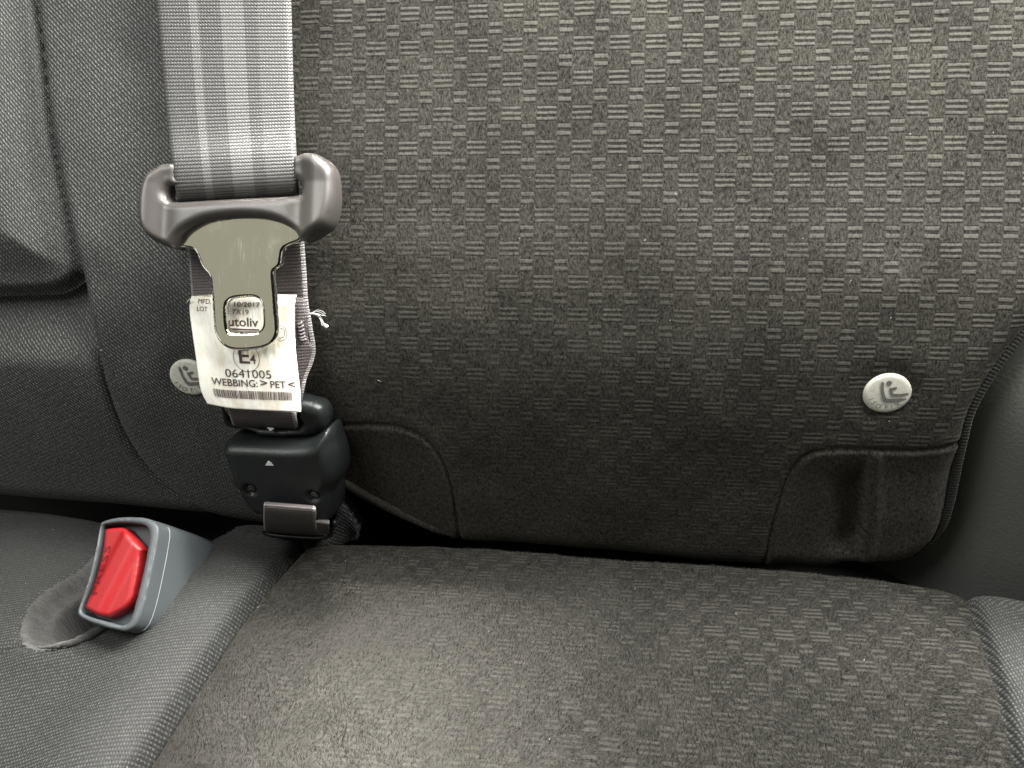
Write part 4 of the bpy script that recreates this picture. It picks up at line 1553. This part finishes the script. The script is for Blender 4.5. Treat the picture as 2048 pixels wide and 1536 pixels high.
# body: outer outline swept back into the seat, slightly tapering
secs = [(-0.0008, 1.0), (-0.004, 1.0), (-0.012, 1.0), (-0.030, 0.98), (-0.050, 0.94), (-0.068, 0.84)]
cx_, cy_ = outer.mean(0)
vs_ = []; fs_ = []
no = len(outer)
for z_, k_ in secs:
    vs_.append(b3(cx_ + (outer[:, 0] - cx_) * k_, cy_ + (outer[:, 1] - cy_) * k_, np.full(no, z_)))
for i in range(len(secs) - 1):
    for k in range(no):
        k2 = (k + 1) % no
        fs_.append((i * no + k, i * no + k2, (i + 1) * no + k2, (i + 1) * no + k))
hs = mesh_obj('housing', np.concatenate(vs_), fs_, M['plastic_buckle'], buckle)
# inner tray floor
relief('tray', inner, lambda x, y, d: np.full_like(x, -0.0065), M['plastic_buckle'], buckle, 0.0025, 0, 0.0068, to3=b3)
wl = np.concatenate([b3(inner[:, 0], inner[:, 1], np.full(len(inner), -0.0008)), b3(inner[:, 0], inner[:, 1], np.full(len(inner), -0.0068))])
ni = len(inner)
mesh_obj('recess_wall', wl, [(k, ni + k, ni + (k + 1) % ni, (k + 1) % ni) for k in range(ni)], M['plastic_buckle'], buckle)
# parting line of the two halves
ln = []
rs = [k for k in range(no) if outer[k, 0] > cx_ + 0.004]
cand = outer[rs]
cand = cand[np.argsort(-cand[:, 1])][4:-3]
ctr = np.array([cx_, cy_])
ln = [b3(*(ctr + (p - ctr) * 1.004), -0.0075) for p in cand]
tube('parting_line', np.array(ln), 0.00013, M['edge_line'], buckle, 6)
# button
btn = bpx([(648, 330), (662, 306), (735, 296), (775, 302), (800, 326), (880, 425), (876, 470), (848, 640), (802, 792), (690, 868), (660, 876), (612, 866), (532, 822), (534, 796), (570, 690), (608, 560), (636, 430)], 0.001, 4)
bc = btn.mean(0)


def btn_h(x, y, d):
    t = (x - bc[0])
    h = -0.0022 + 0.0020 * roundprof(d, 0.0016)
    h += 0.0011 * ss(-0.0048, -0.0008, t - 0.16 * (y - bc[1])) - 0.0016 * ss(0.0035, 0.0085, t - 0.16 * (y - bc[1]))
    return h


relief('button', btn, btn_h, M['red'], buckle, 0.0007, 0, 0.006, to3=b3)
pv, pf = text_mesh('PRESS', 1.0, 0.0, 0, 'LEFT', 1.08)
pa = B(*z4([(608, 728)])[0], 0.001); pb_ = B(*z4([(688, 415)])[0], 0.001)
ax_ = pb_ - pa; ll = np.linalg.norm(ax_); ax_ /= ll
ay_ = np.array([-ax_[1], ax_[0]])
pv = pv - pv.min(0); pv = pv * np.array([ll / pv[:, 0].max(), 0.0030 / pv[:, 1].max()])
pp = pa + np.array([0.0010, 0.0]) + pv[:, :1] * ax_ + pv[:, 1:] * ay_
pp, pf = refine(pp, pf, 0.0006)
dd_ = pdist(pp[:, 0], pp[:, 1], btn, True)[0]
mesh_obj('lettering', b3(pp[:, 0], pp[:, 1], btn_h(pp[:, 0], pp[:, 1], dd_) + 0.0002), pf, M['red_dark'], buckle, flat=True)

# =================================================================== LINT
lv = []; lf = []
seen_b = [(1498, 190), (1820, 268), (1352, 388), (1605, 476), (683, 523), (1778, 842), (1780, 635), (1040, 476), (1240, 330), (760, 760), (945, 880), (1340, 640), (1985, 265), (1290, 480), (1700, 560), (205, 700), (320, 920)]
seen_c = [(1945, 1243), (690, 1120), (1100, 1500), (1590, 1400), (980, 1280), (100, 1050), (522, 1228), (1470, 1240), (1270, 1180), (60, 1180), (840, 1180), (385, 1140), (1720, 1340)]
for x_, y_ in seen_b:
    p = S(x_, y_, 0.0)
    h0 = back_h(np.array(p[0]), p[1]) + 0.0007
    a = rng.uniform(0, 6.28); L_ = rng.uniform(0.0004, 0.0011)
    L_ *= rng.choice((0.3, 0.5, 0.9))
    q = [p + np.array([math.cos(a) * L_ * t, math.sin(a) * L_ * t, h0 + 0.0002 * t * t]) for t in (-1, -0.3, 0.4, 1)]
    v, f, _ = tube_data(q, 0.00008, 5)
    o_ = len(lv); lv += v.tolist(); lf += [tuple(i + o_ for i in k) for k in f]
for x_, y_ in seen_c:
    u_, q_ = Q(x_, y_, 0.003)
    h0 = float(cush_h(np.array([u_]), np.array([q_]))[0]) + 0.0007
    a = rng.uniform(0, 6.28); L_ = rng.uniform(0.0003, 0.0009)
    q = [QS(u_ + math.cos(a) * L_ * t, q_ + math.sin(a) * L_ * t, h0 + 0.0003 * t * t) for t in (-0.5, -0.15, 0.2, 0.5)]
    v, f, _ = tube_data(q, 0.00008, 5)
    o_ = len(lv); lv += v.tolist(); lf += [tuple(i + o_ for i in k) for k in f]
tag(mesh_obj('lint', lv, lf, M['lint'], None), 'tiny pale lint specks scattered over the black seat fabric', kind='stuff')

# =================================================================== DARK BASE BEHIND THE CREASE
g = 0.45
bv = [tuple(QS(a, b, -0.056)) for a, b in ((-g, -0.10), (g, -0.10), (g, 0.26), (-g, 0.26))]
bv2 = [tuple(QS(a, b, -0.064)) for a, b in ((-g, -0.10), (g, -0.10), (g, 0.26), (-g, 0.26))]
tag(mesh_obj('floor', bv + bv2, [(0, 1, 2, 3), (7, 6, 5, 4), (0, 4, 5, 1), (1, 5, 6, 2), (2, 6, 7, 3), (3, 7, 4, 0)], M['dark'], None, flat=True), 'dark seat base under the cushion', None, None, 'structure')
